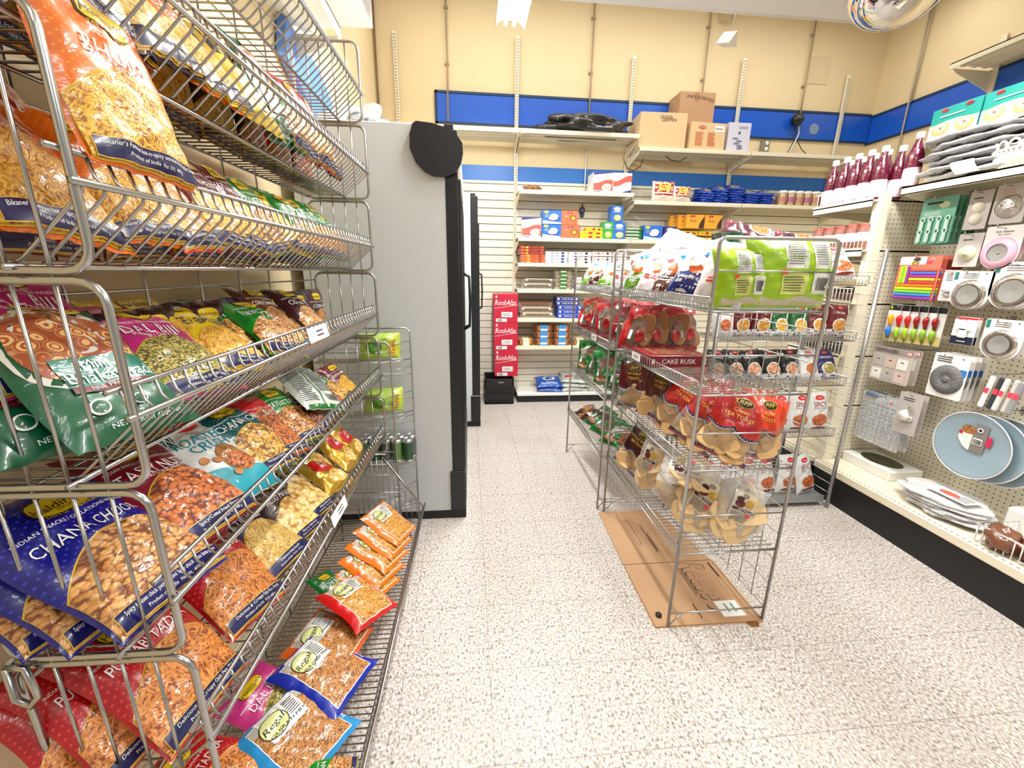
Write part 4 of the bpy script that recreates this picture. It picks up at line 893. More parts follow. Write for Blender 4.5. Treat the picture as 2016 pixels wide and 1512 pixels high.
# packs on the base deck
def dec_bluepk(D, parts, S, W, H): D.ell(bagmat('pkw', srgb(235, 240, 245)), 0, .1, .5, .35); D.lines(SW, -.7, .7, -.8, -.5, 2); D.ell(bagmat('pkn', srgb(20, 50, 130)), 0, .1, .3, .18)
for k in range(2):
    o = small_bag('bluepk', srgb(30, 110, 200), dec_bluepk, .30, .24, .07); pose(o, (.89-.01*k, 4.50, .145+.05*k), -90, 12, -4+8*k); tag(o, 'blue flour packet lying on the low deck, %s one' % ('lower', 'upper')[k], 'packet')
def dec_silver(D, parts, S, W, H): D.lines(C_('c_gn', (60, 120, 80)), -.8, .8, .2, .6, 2, .4); D.rect(bagmat('pkr', srgb(210, 90, 90)), -.8, -.2, -.5, -.2); D.lines(M_blk, -.1, .8, -.7, -.1, 4)
for k in range(3):
    o = small_bag('silverpk', srgb(200, 205, 200), dec_silver, .34, .24, .07); pose(o, (1.17+.01*k, 4.52, .145+.048*k), -90, 15, 5-6*k); tag(o, 'silver packet lying on the low deck, %s from the bottom' % ORD[k+1], 'packet')
# red drink cartons on a milk crate
def f_rooh(D):
    D.text(M_txtw, 'RoohAfza', 0, .42, .055, shear=.25, wmax=.215, off=.001, tall=2); D.band(M_txtw, -.95, .95, lambda u: .14+.13*u-.02, lambda u: .14+.13*u, 6, 1); D.rect(M_paper, -.35, .55, -.62, -.25); D.lines(M_blk, -.25, .45, -.55, -.32, 3); D.rect(M_paper, -.8, .1, -.95, -.72); D.bars(M_blk, -.7, -.3, -.92, -.76); D.ell(M_txtw, -.78, .82, .07, .1)
MR = pm('red_carton', srgb(196, 32, 60), .5)
for k, dx in enumerate((.012, .004, 0)): put(carton('drink_carton', .25, .288, .26, MR, f_rooh, key='rooh'), .375+dx, 4.36, .30+.29*k, 'red carton with white script, %s of the stack by the slatwall' % ('bottom', 'middle', 'top')[k], 'box')
t = empty('milk_crate', (.31, 4.31, 0)); tag(t, 'black plastic milk crate on the floor under the red cartons', 'crate')
m = MB(); w, d, h = .155, .31, .285
m.box(-w, w, 0, d, .01, .02); 
for (a, b_, c, e) in ((-w, w, 0, .008), (-w, w, d-.008, d), (-w, -w+.008, 0, d), (w-.008, w, 0, d)):
    m.box(a, b_, c, e, 0, .035); m.box(a, b_, c, e, .20, h)
for k in range(9):
    for sgn in (1, -1):
        x = -w+.02+k*.034; m.add([(x-.004, .001, .035), (x+.004, .001, .035), (x+.034*sgn*.9+.004, .001, .20), (x+.034*sgn*.9-.004, .001, .20)], [(0, 1, 2, 3)]) if abs(x+.034*sgn*.9) < w else None
for y_ in (.05, .12, .2, .27): m.box(-w, -w+.008, y_-.006, y_+.006, .03, .2); m.box(w-.008, w, y_-.006, y_+.006, .03, .2)
m.box(-w, w, .012, .016, .03, .2); m.box(-w, -w+.012, 0, .012, 0, h); m.box(w-.012, w, 0, .012, 0, h); m.build('crate_body', M_black, t)
D = Dec(lambda u, v, off=0: (u*w, -off-.0005, h/2+v*h/2), w, h/2); D.text(M_txtw, 'X 09/01', .1, .72, .014); D.mb.build('printed_number', D.mats, t)
t = empty('hooked_tool', (1.205, 4.675, 2.03)); tag(t, 'black hooked tool hanging on the slatwall above the sweet boxes', 'tool')
m = MB(); m.bbox(-.028, .028, -.03, 0, -.03, .03, .01); m.bbox(-.02, .02, -.035, 0, -.065, -.028, .008); m.tube([(0, -.01, .03), (0, -.02, .065)], .006, 8); m.build('tool_body', pm('dkblue', (.02, .03, .08), .3), t)
# ---------------------------------------------------------------- left wire rack
RO = Vector((-.462, .585, 0)); RA = -.0226
rn = Vector((cos(RA), sin(RA), 0)); rd = Vector((-sin(RA), cos(RA), 0))
RL = 1.416; DEP = .255
rack = empty('wire_rack', RO, RA); tag(rack, 'tall zinc wire basket rack full of snack bags along the left', 'rack')
def rloop(x0, x1, z0, z1, y, r=.03, n=4):
    P = []
    for (cx, cz, a0) in ((x1-r, z1-r, 0), (x0+r, z1-r, 90), (x0+r, z0+r, 180), (x1-r, z0+r, 270)):
        for k in range(n+1):
            a = radians(a0+90*k/n); P.append((cx+r*cos(a), y, cz+r*sin(a)))
    return P
LEV = [2.085, 1.793, 1.495, 1.201, .905, .608]
for y in (0, RL):
    pn = MB(); top = 2.272
    for i, L in enumerate(LEV):
        z0 = L-.108; off = .006*(i % 2)
        pn.tube(rloop(-DEP, off, z0+.006, top-.006, y), .0055, 8, closed=True)
        for k in range(1, 5): pn.tube([(-k*.05, y, z0), (-k*.05, y, top)], .0027, 6)
        top = z0
    pn.tube([(-DEP, y, top), (-DEP, y, .05)], .0055, 8); pn.tube([(-.0, y, top-.004), (-DEP, y, top-.004)], .0055, 8)
    pn.tube([(-.02, y, top-.02), (.175, y, .185), (.15, y, .12), (-DEP, y, .10)], .0055, 8)
    for k in range(-4, 8):
        x = -.05+k*.027
        if x > -DEP: zt = top-.02 if x < -.02 else top-.02-(x+.02)*1.5; pn.tube([(x, y, zt), (x, y, .12)], .0024, 6)
    pn.tube([(-DEP, y, .28), (.09, y, .28)], .003, 6)
    pn.tube([(-DEP, y, .10), (-DEP, y, .0)], .0055, 8); pn.tube([(.10, y, .11), (.10, y, 0)], .0055, 8)
    pn.build('end_panel', M_chrome, rack)
m = MB(); m.tube([(-DEP+.0, -.01, .80), (-DEP+.03, -.014, .80), (-DEP+.035, -.014, .745), (-DEP+.02, -.014, .725), (-DEP+.0, -.014, .74), (-DEP, -.012, .80)], .0055, 8)
m.build('hook', M_chrome, rack)
m = MB()
for k in range(8): m.tube([(-DEP, .05+k*(RL-.1)/7, .1), (-DEP, .05+k*(RL-.1)/7, 2.26)], .003, 6)
for k in range(15): m.tube([(-DEP, 0, .15+k*.15), (-DEP, RL, .15+k*.15)], .003, 6)
m.build('back_grid', M_chrome, rack)
def basket(L, top=False):
    m = MB(); n = int(RL/.032)
    for k in range(n+1):
        y = .008+k*(RL-.016)/n
        m.tube([(-.012, y, L+.037), (-.006, y, L+.012), (.003, y, L+.002), (.0, y, L-.01), (-.086, y, L-.088), (-.094, y, L-.092), (-DEP, y, L-.094)], .0025, 5)
    b = m.build('wire_basket', M_chrome, rack)
    m = MB()
    for (x, z, r) in ((-.013, L+.037, .0042), (.007, L, .0048), (-.092, L-.0985, .0042), (-DEP+.004, L-.099, .004)): m.tube([(x, -.012, z), (x, RL+.012, z)], r, 8)
    m.build('rail', M_chrome, b)
    return b
bs = [basket(L) for L in LEV]
m = MB()
for k in range(70):
    y = .01+k*(RL-.02)/69; m.tube([(.178, y, .205), (.17, y, .17), (.15, y, .125), (-DEP, y, .118)], .0022, 5)
b = m.build('bottom_basket', M_chrome, rack)
m = MB()
for (x, z, r) in ((.182, .205, .005), (.15, .12, .004), (-.0, .112, .004), (-DEP, .112, .004)): m.tube([(x, -.01, z), (x, RL+.01, z)], r, 8)
m.build('rail', M_chrome, b)
for li, s0, s1 in ((3, .60, .75), (5, .62, .76)):
    D = Dec(lambda u, v, off=0, li=li, s0=s0, s1=s1: (.0135+off-.008*(1+v)/2, (s0+s1)/2+u*(s1-s0)/2, LEV[li]+.018+v*.02), (s1-s0)/2, .02)
    D.rect(M_paper, -1, 1, -1, 1, 1, 1); D.lines(M_ink, -.2, .5, -.6, .6, 2, .35); D.mb.build('price_label', D.mats, rack)
TN = ['top', 'second', 'third', 'fourth', 'fifth', 'sixth', 'bottom']
DESC = {'bhujia': 'orange yellow bhujia noodle bag', 'bhujia_red': 'red bag with golden noodles', 'khatta': 'maroon bag with yellow sev', 'green': 'bright green bag with flaky mix', 'green2': 'dark green bag with yellow pieces', 'dal': 'pink bag of green dal mix', 'yellow': 'bright yellow sev bag', 'brown': 'brown bag of cornflake mix', 'maroon': 'dark maroon bag of corn mix', 'chana_choor': 'royal blue bag of chick pea flakes', 'tasty_nuts': 'maroon bag of orange nuts', 'chana': 'teal dotted bag of round chick peas', 'pinknut': 'red pink bag of nuts', 'peanut': 'dark maroon bag of brown peanuts', 'tadka': 'red bag of thick orange noodles', 'sev_purple': 'purple bag of pale sev', 'masti': 'brown bag of potato chips', 'chips': 'dark brown bag of chips', 'purpledark': 'dark purple snack bag', 'bhakar': 'bottle green bag with spiral pastry picture', 'crush': 'white turquoise bag of coated nuts', 'backside': 'silver green bag lying back side up', 'gold': 'gold foil bag with red label', 'goldy': 'pale gold bag with dark label', 'r_blue': 'clear bag with dark blue edges', 'r_light': 'clear bag with light blue edges', 'r_orange': 'clear bag with orange edge', 'r_red': 'clear bag with red edge', 'r_flaky': 'clear bag with coral edge'}
BAGDIM = {}
def lean_bag(key, P, face, tilt, roll, w, h, T=.055, sz=1.):
    """P: middle of the bag's lower edge"""
    o = make_bag(key, DES[key], .19, .27, .055)
    f = radians(face); t = radians(tilt); q = radians(roll)
    out = Vector((cos(f), sin(f), 0)); eu = Vector((-sin(f), cos(f), 0)); ev = out*(-cos(t))+Vector((0, 0, 1))*sin(t)
    b = ev*cos(q)-eu*sin(q); n = eu.cross(ev)
    pose(o, Vector(P)+b*h/2+n*(T*.25), face, tilt, roll, (w/.19, h/.27, T/.055)); return o
RB = [  # tier, design, s, x, dz, width, height, tilt, roll, thickness
 (1, 'purpledark', .06, -.07, -.075, .17, .24, 50, 4, .05), (1, 'khatta', .20, -.07, -.075, .17, .24, 52, -4, .05), (1, 'purpledark', .33, -.07, -.07, .17, .24, 50, 6, .06),
 (1, 'bhujia', .46, -.07, -.07, .16, .24, 50, -5, .05), (1, 'yellow', .56, -.07, -.07, .16, .23, 48, 4, .05), (1, 'goldy', .66, -.06, -.065, .16, .22, 46, -6, .05),
 (1, 'bhakar', .78, -.07, -.07, .17, .22, 60, 5, .05), (1, 'green', .89, -.07, -.07, .15, .20, 60, -3, .05), (1, 'tadka', .99, -.07, -.07, .15, .22, 62, 5, .05), (1, 'bhujia_red', 1.09, -.07, -.07, .15, .22, 66, -6, .05), (1, 'maroon', 1.20, -.07, -.07, .14, .17, 55, 3, .06),
 (2, 'bhujia', .07, -.075, -.075, .17, .25, 42, -8, .05), (2, 'bhujia', .10, -.16, -.06, .18, .26, 55, 6, .05), (2, 'bhujia_red', .18, -.13, -.06, .17, .25, 50, 10, .05), (2, 'bhujia', .235, -.075, -.075, .165, .22, 46, -4, .05),
 (2, 'bhujia_red', .35, -.07, -.075, .16, .22, 44, 6, .05), (2, 'khatta', .47, -.075, -.07, .16, .22, 46, -6, .05), (2, 'khatta', .57, -.08, -.07, .15, .22, 48, -8, .05), (2, 'green', .70, -.08, -.07, .15, .20, 50, 6, .05),
 (2, 'yellow', .80, -.075, -.07, .14, .20, 48, -5, .05), (2, 'green', .90, -.075, -.07, .14, .20, 52, -4, .05), (2, 'green', 1.01, -.075, -.07, .14, .20, 52, 5, .05), (2, 'green', 1.13, -.075, -.07, .14, .20, 52, -3, .05), (2, 'green', 1.24, -.075, -.07, .13, .18, 50, 4, .05),
 (3, 'bhakar', .11, -.075, -.075, .20, .27, 44, -10, .055), (3, 'bhakar', .06, -.135, -.08, .19, .27, 44, -12, .05), (3, 'dal', .12, -.18, .0, .19, .22, 52, -6, .05), (3, 'bhakar', .045, -.19, -.085, .18, .22, 46, -14, .05),
 (3, 'dal', .285, -.08, -.07, .19, .27, 40, -12, .055), (3, 'yellow', .47, -.09, -.065, .18, .26, 38, -12, .055), (3, 'yellow', .40, -.14, -.045, .17, .24, 42, -4, .05), (3, 'green2', .62, -.14, -.05, .16, .22, 42, -4, .05), (3, 'green', .66, -.08, -.065, .17, .24, 40, -18, .055),
 (3, 'brown', .80, -.12, -.06, .16, .25, 46, -10, .05), (3, 'green2', .76, -.07, -.07, .15, .2, 36, 5, .05), (3, 'maroon', .95, -.08, -.07, .17, .25, 46, -12, .055),
 (4, 'chana_choor', .07, -.06, -.08, .21, .29, 40, -8, .06), (4, 'chana_choor', .05, -.125, -.088, .19, .26, 42, -10, .05), (4, 'chana_choor', .045, -.18, -.088, .19, .22, 44, -12, .05),
 (4, 'tasty_nuts', .245, -.075, -.06, .20, .29, 38, -8, .055), (4, 'crush', .385, -.08, -.06, .18, .28, 38, -12, .055), (4, 'chana', .36, -.15, -.04, .17, .24, 42, -6, .05), (4, 'chana', .525, -.085, -.06, .19, .25, 38, -8, .06),
 (4, 'pinknut', .635, -.08, -.06, .15, .24, 40, -14, .05), (4, 'green', .74, -.075, -.06, .16, .24, 38, -14, .05), (4, 'backside', .86, -.06, .01, .18, .24, 34, -30, .04), (4, 'peanut', .90, -.075, -.065, .15, .18, 40, 4, .05), (4, 'peanut', 1.02, -.075, -.065, .15, .19, 42, -6, .05), (4, 'green2', 1.14, -.08, -.06, .16, .2, 40, 8, .05), (4, 'khatta', 1.24, -.08, -.06, .14, .18, 44, -4, .05),
 (5, 'tadka', .12, -.07, -.08, .21, .28, 38, -8, .06), (5, 'tadka', .07, -.135, -.085, .19, .26, 40, -10, .05), (5, 'tadka', .05, -.19, -.085, .19, .22, 42, -12, .05), (5, 'tadka', .335, -.075, -.06, .20, .29, 36, -14, .06),
 (5, 'sev_purple', .51, -.08, -.06, .18, .29, 38, -10, .055), (5, 'masti', .655, -.08, -.06, .16, .25, 40, -12, .055), (5, 'chips', .78, -.08, -.06, .16, .25, 40, -10, .055), (5, 'gold', .93, -.07, -.055, .16, .2, 34, -20, .06), (5, 'goldy', 1.02, -.12, -.05, .15, .22, 40, 10, .06), (5, 'gold', 1.11, -.08, -.05, .15, .22, 50, -12, .06), (5, 'gold', 1.22, -.09, -.05, .14, .2, 58, 6, .06)]
RB = [(a, k, s_, x, dz, w*(1.12 if a < 3 else 1.06), h*(1.18 if a < 3 else 1.05), tl+(6 if a < 3 else 0), ro, T*1.1) for (a, k, s_, x, dz, w, h, tl, ro, T) in RB]
BK = {1: ('purpledark', 'maroon', 'khatta', 'purpledark', 'maroon', 'bhujia_red', 'peanut'), 2: ('khatta', 'maroon', 'bhujia_red', 'khatta', 'maroon', 'green2', 'green'), 3: ('purpledark', 'masti', 'maroon', 'purpledark', 'masti', 'chips', 'maroon'), 4: ('peanut', 'maroon', 'chana', 'peanut', 'maroon', 'green2', 'goldy'), 5: ('tadka', 'tadka', 'sev_purple', 'masti', 'chips', 'masti', 'goldy')}
for a, ks in BK.items():
    if a > 3: continue
    for i, k in enumerate(ks): RB.append((a, k, .20+.185*i, -.235, -.085, .19, .20 if a == 3 else .235, 85, (-2, 3, -1)[i % 3], .045))
RB = sorted(RB, key=lambda q: (q[0], q[2]))
cnt = {}
for (ti, key, s_, x, dz, w, h, tl, ro, T) in RB:
    L = LEV[ti]; P = RO+rn*x+rd*s_+Vector((0, 0, L+dz))
    o = lean_bag(key, P, degrees_ if False else math.degrees(RA), tl, ro, w, h, T)
    cnt[ti] = cnt.get(ti, 0)+1
    tag(o, '%s, left rack %s basket, %s from near end' % (DESC[key], TN[ti], ORD[cnt[ti]]), 'snack bag')
# the bag that stands up over the third basket rail
P = RO+rn*(-.012)+rd*.125+Vector((0, 0, 1.515))
o = lean_bag('bhujia', P, math.degrees(RA), 74, -3, .19, .24, .06); tag(o, 'orange bhujia bag standing over the third rail, largest at upper left', 'snack bag')
# bottom basket
BB = [('r_light', .215, -.02, .135, .20, .20, 14, -26, .05), ('tadka', .13, -.14, .13, .19, .25, 24, -6, .05), ('green', .16, .06, .125, .12, .12, 12, 10, .04), ('r_blue', .40, .0, .14, .19, .21, 16, -20, .05), ('dal', .33, -.12, .13, .16, .2, 24, -10, .04), ('r_flaky', .535, -.03, .14, .18, .19, 14, -14, .05), ('r_red', .62, .01, .18, .17, .19, 18, -34, .05), ('green2', .70, -.10, .17, .10, .17, 24, -30, .035)]
for k in range(5): BB.append(('r_orange', .80+.065*k, .0+.01*k, .135+.018*k, .18, .18, 20+3*k, -26+2*k, .045))
for i, (key, s_, x, z, w, h, tl, ro, T) in enumerate(BB):
    P = RO+rn*(x+.10)+rd*(s_+.035)+Vector((0, 0, z+.02)); o = lean_bag(key, P, math.degrees(RA), tl, ro, w*1.16, h*1.14, T)
    tag(o, '%s, left rack bottom basket, %s from near end' % (DESC[key], ORD[i+1]), 'snack bag')
# end cap rack between the wire rack and the cooler
t = empty('end_rack', (-.30, 2.04, 0)); tag(t, 'narrow grey wire rack squeezed between the snack rack and cooler', 'rack')
m = MB()
for (x0, x1, z1, y) in ((-.45, 0.0, 1.115, .10), (-.45, -.085, 1.06, .0)):
    m.tube([(x1, y, .02), (x1, y, z1-.02), (x1-.02, y, z1), (x0, y, z1)], .0045, 8)
    for k in range(8): m.tube([(x0, y, .1+k*.13), (x1, y, .1+k*.13)], .0022, 5) if .1+k*.13 < z1 else None
for k in range(8):
    zz = 1.05-k*.13; m.tube([(-.0, .10, zz), (-.085, .0, zz-.0)], .0022, 5)
m.build('side_frame', M_wire, t)
for z in (.96, .68, .42, .16):
    m = MB()
    for k in range(7): m.tube([(-.45, .0+k*.0165, z), (-.01-.08*(1-k/6), .0+k*.0165, z)], .002, 5)
    m.tube([(-.085, .0, z), (-.005, .10, z)], .0028, 6); m.build('wire_shelf', M_wire, t)
def dec_tea(D, parts, S, W, H): D.rect(bagmat('tea_yel', srgb(250, 225, 60)), .35, 1, -.95, .95, 4, 6); D.text(M_red, 'TAPAL', .66, 0, .02, rot=pi/2, off=.003); D.ell(bagmat('tea_grn', srgb(110, 170, 60)), -.3, 0, .4, .5)
for k, z in enumerate((.985, .705)):
    o = small_bag('tea', srgb(196, 226, 110), dec_tea, .2, .13, .09); pose(o, (-.44, 2.085, z+.05), -80, 88, 0); tag(o, 'pale green and yellow packet in the narrow end rack, %s one' % ('upper', 'lower')[k], 'packet')
LBc = [C_('can_green', (90, 130, 60)), C_('can_dgreen', (30, 80, 50)), C_('can_grey', (90, 90, 95))]
def can(mi):
    kk = ('can', mi)
    if kk not in PROTO:
        m = MB(); m.lathe([(0, 0), (.024, 0), (.0265, .008), (.0265, .03)], n=20, mi=0); a = [m]
        m = MB(); m.lathe([(0, 0), (.024, 0), (.0265, .008), (.0265, .112), (.0225, .124), (.0215, .124), (.0205, .121), (0, .121)], n=20); a = m.mesh('drink_can', [pm('aluminium', (.75, .76, .77), .25, 1.)])
        m = MB(); m.lathe([(.0268, .012), (.0268, .108)], n=20); PROTO[kk] = (a, m.mesh('printed_sleeve', [LBc[mi]]))
    a, b_ = PROTO[kk]; o = bpy.data.objects.new('drink_can', a); COL.objects.link(o); c = bpy.data.objects.new('printed_sleeve', b_); COL.objects.link(c); c.parent = o; return o
n = 0
for j in range(2):
    for i in range(5):
        n += 1; o = can((i+j) % 3); o.location = (-.555+.056*i+.01*j, 2.072+.056*j, .425); tag(o, 'drink can with grey top in the end rack, %s row, %s from left' % (('front', 'back')[j], ORD[i+1]), 'can')
# ---------------------------------------------------------------- middle wire rack (two units)
def wire_unit(x0, x1, y0, y1, label, shelves=(1.28, .99, .70, .345), bars=(1.41, 1.13, .845, .51, .065)):
    t = empty('wire_rack', (x0, y0, 0)); tag(t, label, 'rack'); W, L = x1-x0, y1-y0; H = 1.512
    for y in (0, L):
        m = MB(); r = .02
        P = [(0, y, 0.002), (0, y, H-r)]+[(r-r*cos(radians(a)), y, H-r+r*sin(radians(a))) for a in (30, 60, 90)]+[(W-r+r*sin(radians(a)), y, H-r+r*cos(radians(a))) for a in (0, 30, 60)]+[(W, y, H-r), (W, y, 0.002)]
        m.tube(P, .0062, 10)
        for z in bars: m.tube([(0, y, z), (W, y, z)], .0033, 6)
        m.tube([(0, y, .004), (.055, y, .062)], .003, 6); m.tube([(W, y, .004), (W-.055, y, .062)], .003, 6)
        m.build('end_frame', M_wire, t)
    m = MB()
    for k in range(1, int(L/.085)): m.tube([(W, k*.085, .05), (W, k*.085, 1.47)], .002, 5)
    for k in range(13): m.tube([(W, 0, .065+k*.115), (W, L, .065+k*.115)], .0022, 5)
    m.build('back_grid', M_wire, t)
    for z in shelves:
        m = MB(); n = int(L/.0255)
        for k in range(n+1): m.tube([(-.006, .004+k*(L-.008)/n, z+.045), (-.003, .004+k*(L-.008)/n, z+.002), (.004, .004+k*(L-.008)/n, z), (W, .004+k*(L-.008)/n, z)], .0019, 5)
        for x in (.1, .2, .3): m.tube([(x, 0, z-.004), (x, L, z-.004)], .0024, 5)
        s_ = m.build('wire_shelf', M_wire, t)
        m = MB(); m.tube([(-.006, 0, z+.002), (-.006, 0, z+.045), (-.006, L, z+.045), (-.006, L, z+.002)], .0034, 6); m.tube([(0, 0, z-.002), (W, 0, z-.002)], .0034, 6); m.tube([(0, L, z-.002), (W, L, z-.002)], .0034, 6); m.tube([(-.004, 0, z-.002), (-.004, L, z-.002)], .003, 6)
        m.build('fence_rail', M_wire, s_)
    return t
UA = wire_unit(.792, 1.205, 1.32, 2.17, 'silver wire rack in the middle, near unit standing on flat cardboard')
UB = wire_unit(.762, 1.19, 2.205, 3.035, 'silver wire rack in the middle, far unit behind the near one')
for (x, y, z, nm) in ((.784, 1.86, 1.002, 0), (.784, 1.86, .712, 1), (.754, 2.45, 1.002, 2)):
    D = Dec(lambda u, v, off=0, x=x, y=y, z=z: (x-off-.007, y-u*.05, z+.018+v*.017), .05, .017); D.rect(M_paper, -1, 1, -1, 1, 1, 1); D.lines(M_ink, -.6, .6, -.5, .5, 2, .35)
    o = D.mb.build('price_label', D.mats); tag(o, 'small white price label on the middle rack fence, %s' % ('upper near', 'lower near', 'far')[nm], 'label')
# cardboard sheets on the floor
m = MB(); m.prism([(.757, 2.158), (.742, 1.694), (1.197, 1.694), (1.113, 2.158)], .001, .006, 'z'); o = m.build('cardboard_sheet', M_card); tag(o, 'flat brown cardboard sheet on the floor, farther half', 'cardboard')
D = Dec(lambda u, v, off=0: (.90+u*.1, 1.93+v*.1, .0062+off), .1, .1)
for q in (-.24, -.04): D.rect(M_ink, q-.01, q+.01, -.9, 1.3, 1, 1)
for q in (-.9, 1.3): D.rect(M_ink, -.24, -.04, q-.01, q+.01, 1, 1)
D.rect(M_ink, .5, .53, -1.6, .8, 1, 1); D.rect(M_ink, .58, .62, -1.5, .0, 1, 1); D.mb.build('printed_marks', D.mats, o)
m = MB(); m.prism([(.742, 1.688), (.74, 1.318), (1.205, 1.312), (1.205, 1.688)], .001, .007, 'z'); m.prism([(.742, 1.688), (.735, 1.316), (1.20, 1.306), (1.205, 1.688)], .0002, .001, 'z'); o = m.build('cardboard_sheet', M_card); tag(o, 'flat brown cardboard sheet with script print under the near rack', 'cardboard')
D = Dec(lambda u, v, off=0: (1.075+v*.2, 1.53-u*.2, .0072+off), .2, .2)
D.text(M_ink, "Reese's", .05, 0, .13, shear=.35, wmax=.30, off=.0002, tall=2.1); D.text(M_card, "Reese's", .05, 0.0, .118, shear=.35, wmax=.292, off=.0004, tall=2.0)
D.lay = 1; D.lines(M_ink, -.55, .4, -.42, -.3, 3, .3); D.rect(M_paper, .52, .95, -.12, .38, 1, 1); D.lines(pm('grn_ink', srgb(110, 160, 130), .6), .6, .85, 0, .3, 2, .3); D.lines(M_ink, -.7, -.2, .42, .5, 1, .5); D.rect(M_ink, .55, .95, -.62, -.60, 1, 1)
D.mb.build('printed_marks', D.mats, o)
m = MB(); m.surf(lambda a, b: (1.155+.028*cos(2*pi*a)*b*(1+.3*sin(3*2*pi*a)), 1.305+.026*sin(2*pi*a)*b*(1+.3*cos(4*pi*a)), .0004+.004*(1-b)), 20, 3); tag(m.build('rust_stain', pm('rust', srgb(120, 75, 25), .8)), 'brown rust crumb stain on floor by the rack foot', 'stain')
m = MB(); m.lathe([(0, 0), (.012, .0), (.013, .01), (0, .014)], c=(.775, 1.37, .007), n=12); tag(m.build('foot_cap', M_dark), 'dark round rubber cap on the cardboard by the left foot', 'cap')
# toast slices
def slice_mesh(w, h, t, mat, edge, seed, rnd_=.35):
    m = MB(); n = 20; r = random.Random(seed); ring = []
    for k in range(n):
        a = 2*pi*k/n; c, s_ = cos(a), sin(a); e = .55
        ring.append((abs(c)**e*(1 if c > 0 else -1)*w/2*(1+.03*sin(3*a+seed)), abs(s_)**e*(1 if s_ > 0 else -1)*h/2*(1+.03*cos(2*a+seed))))
    V = [(0, 0, t/2)]+[(x*.94, y*.94, t/2) for x, y in ring]+[(x, y, t*.2) for x, y in ring]+[(x, y, -t*.2) for x, y in ring]+[(x*.94, y*.94, -t/2) for x, y in ring]+[(0, 0, -t/2)]
    F = [(0, 1+k, 1+(k+1) % n) for k in range(n)]; M_ = [0]*n
    for j in range(3): F += [(1+j*n+k, 1+(j+1)*n+k, 1+(j+1)*n+(k+1) % n, 1+j*n+(k+1) % n) for k in range(n)]
    F += [(1+3*n+k, 1+4*n, 1+3*n+(k+1) % n) for k in range(n)]
    M = Matrix.Rotation(r.uniform(-.9, .9), 3, 'Z') @ Matrix.Rotation(r.uniform(-.7, .7)*rnd_*2, 3, 'X') @ Matrix.Rotation(r.uniform(-.7, .7)*rnd_*2, 3, 'Y')
    return m, V, F, M
M_toast = pm('toast_face', srgb(226, 186, 130), .8, bump=.4, bscale=160); M_crust = pm('toast_crust', srgb(190, 130, 75), .8); M_pita = pm('pale_toast', srgb(232, 200, 150), .8, bump=.3, bscale=120)
M_brownt = pm('brown_toast', srgb(165, 115, 75), .8, bump=.4, bscale=160)
def slices(n, seed, w, h, mat, x0=-.055, x1=.055, y0=-.11, y1=.02, zz=.014, t=.014):
    r = random.Random(seed); out = []
    for k in range(n):
        m, V, F, M = slice_mesh(w*r.uniform(.85, 1.1), h*r.uniform(.85, 1.1), t, None, None, seed*7+k, .17)
        c = Vector((r.uniform(x0, x1), r.uniform(y0, y1), r.uniform(-zz*.3, zz)))
        m.add([tuple(M @ Vector(v)+c) for v in V], F, 0, None, False)
        out.append(('toast_slice', m.mesh('toast_slice', [mat])))
    return out
def toast(col, lines_, navy=True, mat=None, zig=0., tcol=None, n=7):
    def d(D, parts, S, W, H, seed):
        red = bagmat('toastfoil_%d_%d' % (int(99*col[0]), int(99*col[1])), col); nv = bagmat('toast_navy', srgb(30, 30, 100), (.8, .8, .85))
        P = sub(parts, 'printed_label', S, W, H, 1, 'coloured foil top with print')
        ed = lambda u: -.02-.16*abs(sin(pi*(u*1.0)))+zig*u
        P.band(nv, -.99, .99, lambda u: ed(u)-.07, ed, 24, 2); P.band(red, -.99, .99, ed, lambda u: .985, 24, 10); P.band(M_txtw, -.99, .99, lambda u: ed(u)-.085, lambda u: ed(u)-.07, 24, 1)
        P.lay = 4; P.ell(M_logo, 0, .72, .34, .15, 2); P.ell(M_blk, 0, .72, .31, .135, 2); P.text(M_logo, 'RFP', 0, .72, .019, shear=.15)
        tm = tcol or M_txty
        for i, tx in enumerate(lines_): P.text(tm, tx, 0, .46-.19*i, .0155, wmax=W*1.7, off=.0032)
        if navy: P.lay = 1; P.rect(nv, -.99, .99, -.93, -.84, 12, 2); P.lay = 1; P.rect(red, -.99, .99, -.99, -.93, 12, 1)
        parts['_extra'] = slices(n+3, seed, .085, .085, mat or M_toast, y0=-.10, y1=.0, zz=.018, t=.011)
        parts['_extra'] = parts['_extra'][:]
        return M_film
    return d
def d_card(D, parts, S, W, H, seed):
    P = sub(parts, 'printed_label', S, W, H, 2, 'white paper label with food picture'); P.rect(bagmat('kcb_paper', srgb(236, 228, 212)), -.55, .45, -.35, .75, 8, 8)
    P.ell(pm('kcb_ring', srgb(150, 130, 110), .5), -.1, .62, .14, .08); P.ell(bagmat('kcb_red', srgb(130, 30, 28)), -.25, .32, .2, .13); P.ell(bagmat('kcb_yel', srgb(215, 180, 80)), .15, .38, .22, .13); P.ell(bagmat('kcb_br', srgb(90, 40, 30)), -.3, .48, .15, .08)
    P.rect(bagmat('kcb_br', srgb(90, 40, 30)), -.5, .4, .08, .17, 6, 1); P.text(M_txtw, 'MELTING', -.05, .125, .009, off=.0045); P.lines(M_ink, -.48, .3, -.3, .03, 6, .3); P.ell(M_pink, .2, -.02, .1, .06)
    parts['_extra'] = slices(12, seed, .1, .095, M_pita, y0=-.095, y1=.065, zz=.02, t=.012); return M_film2
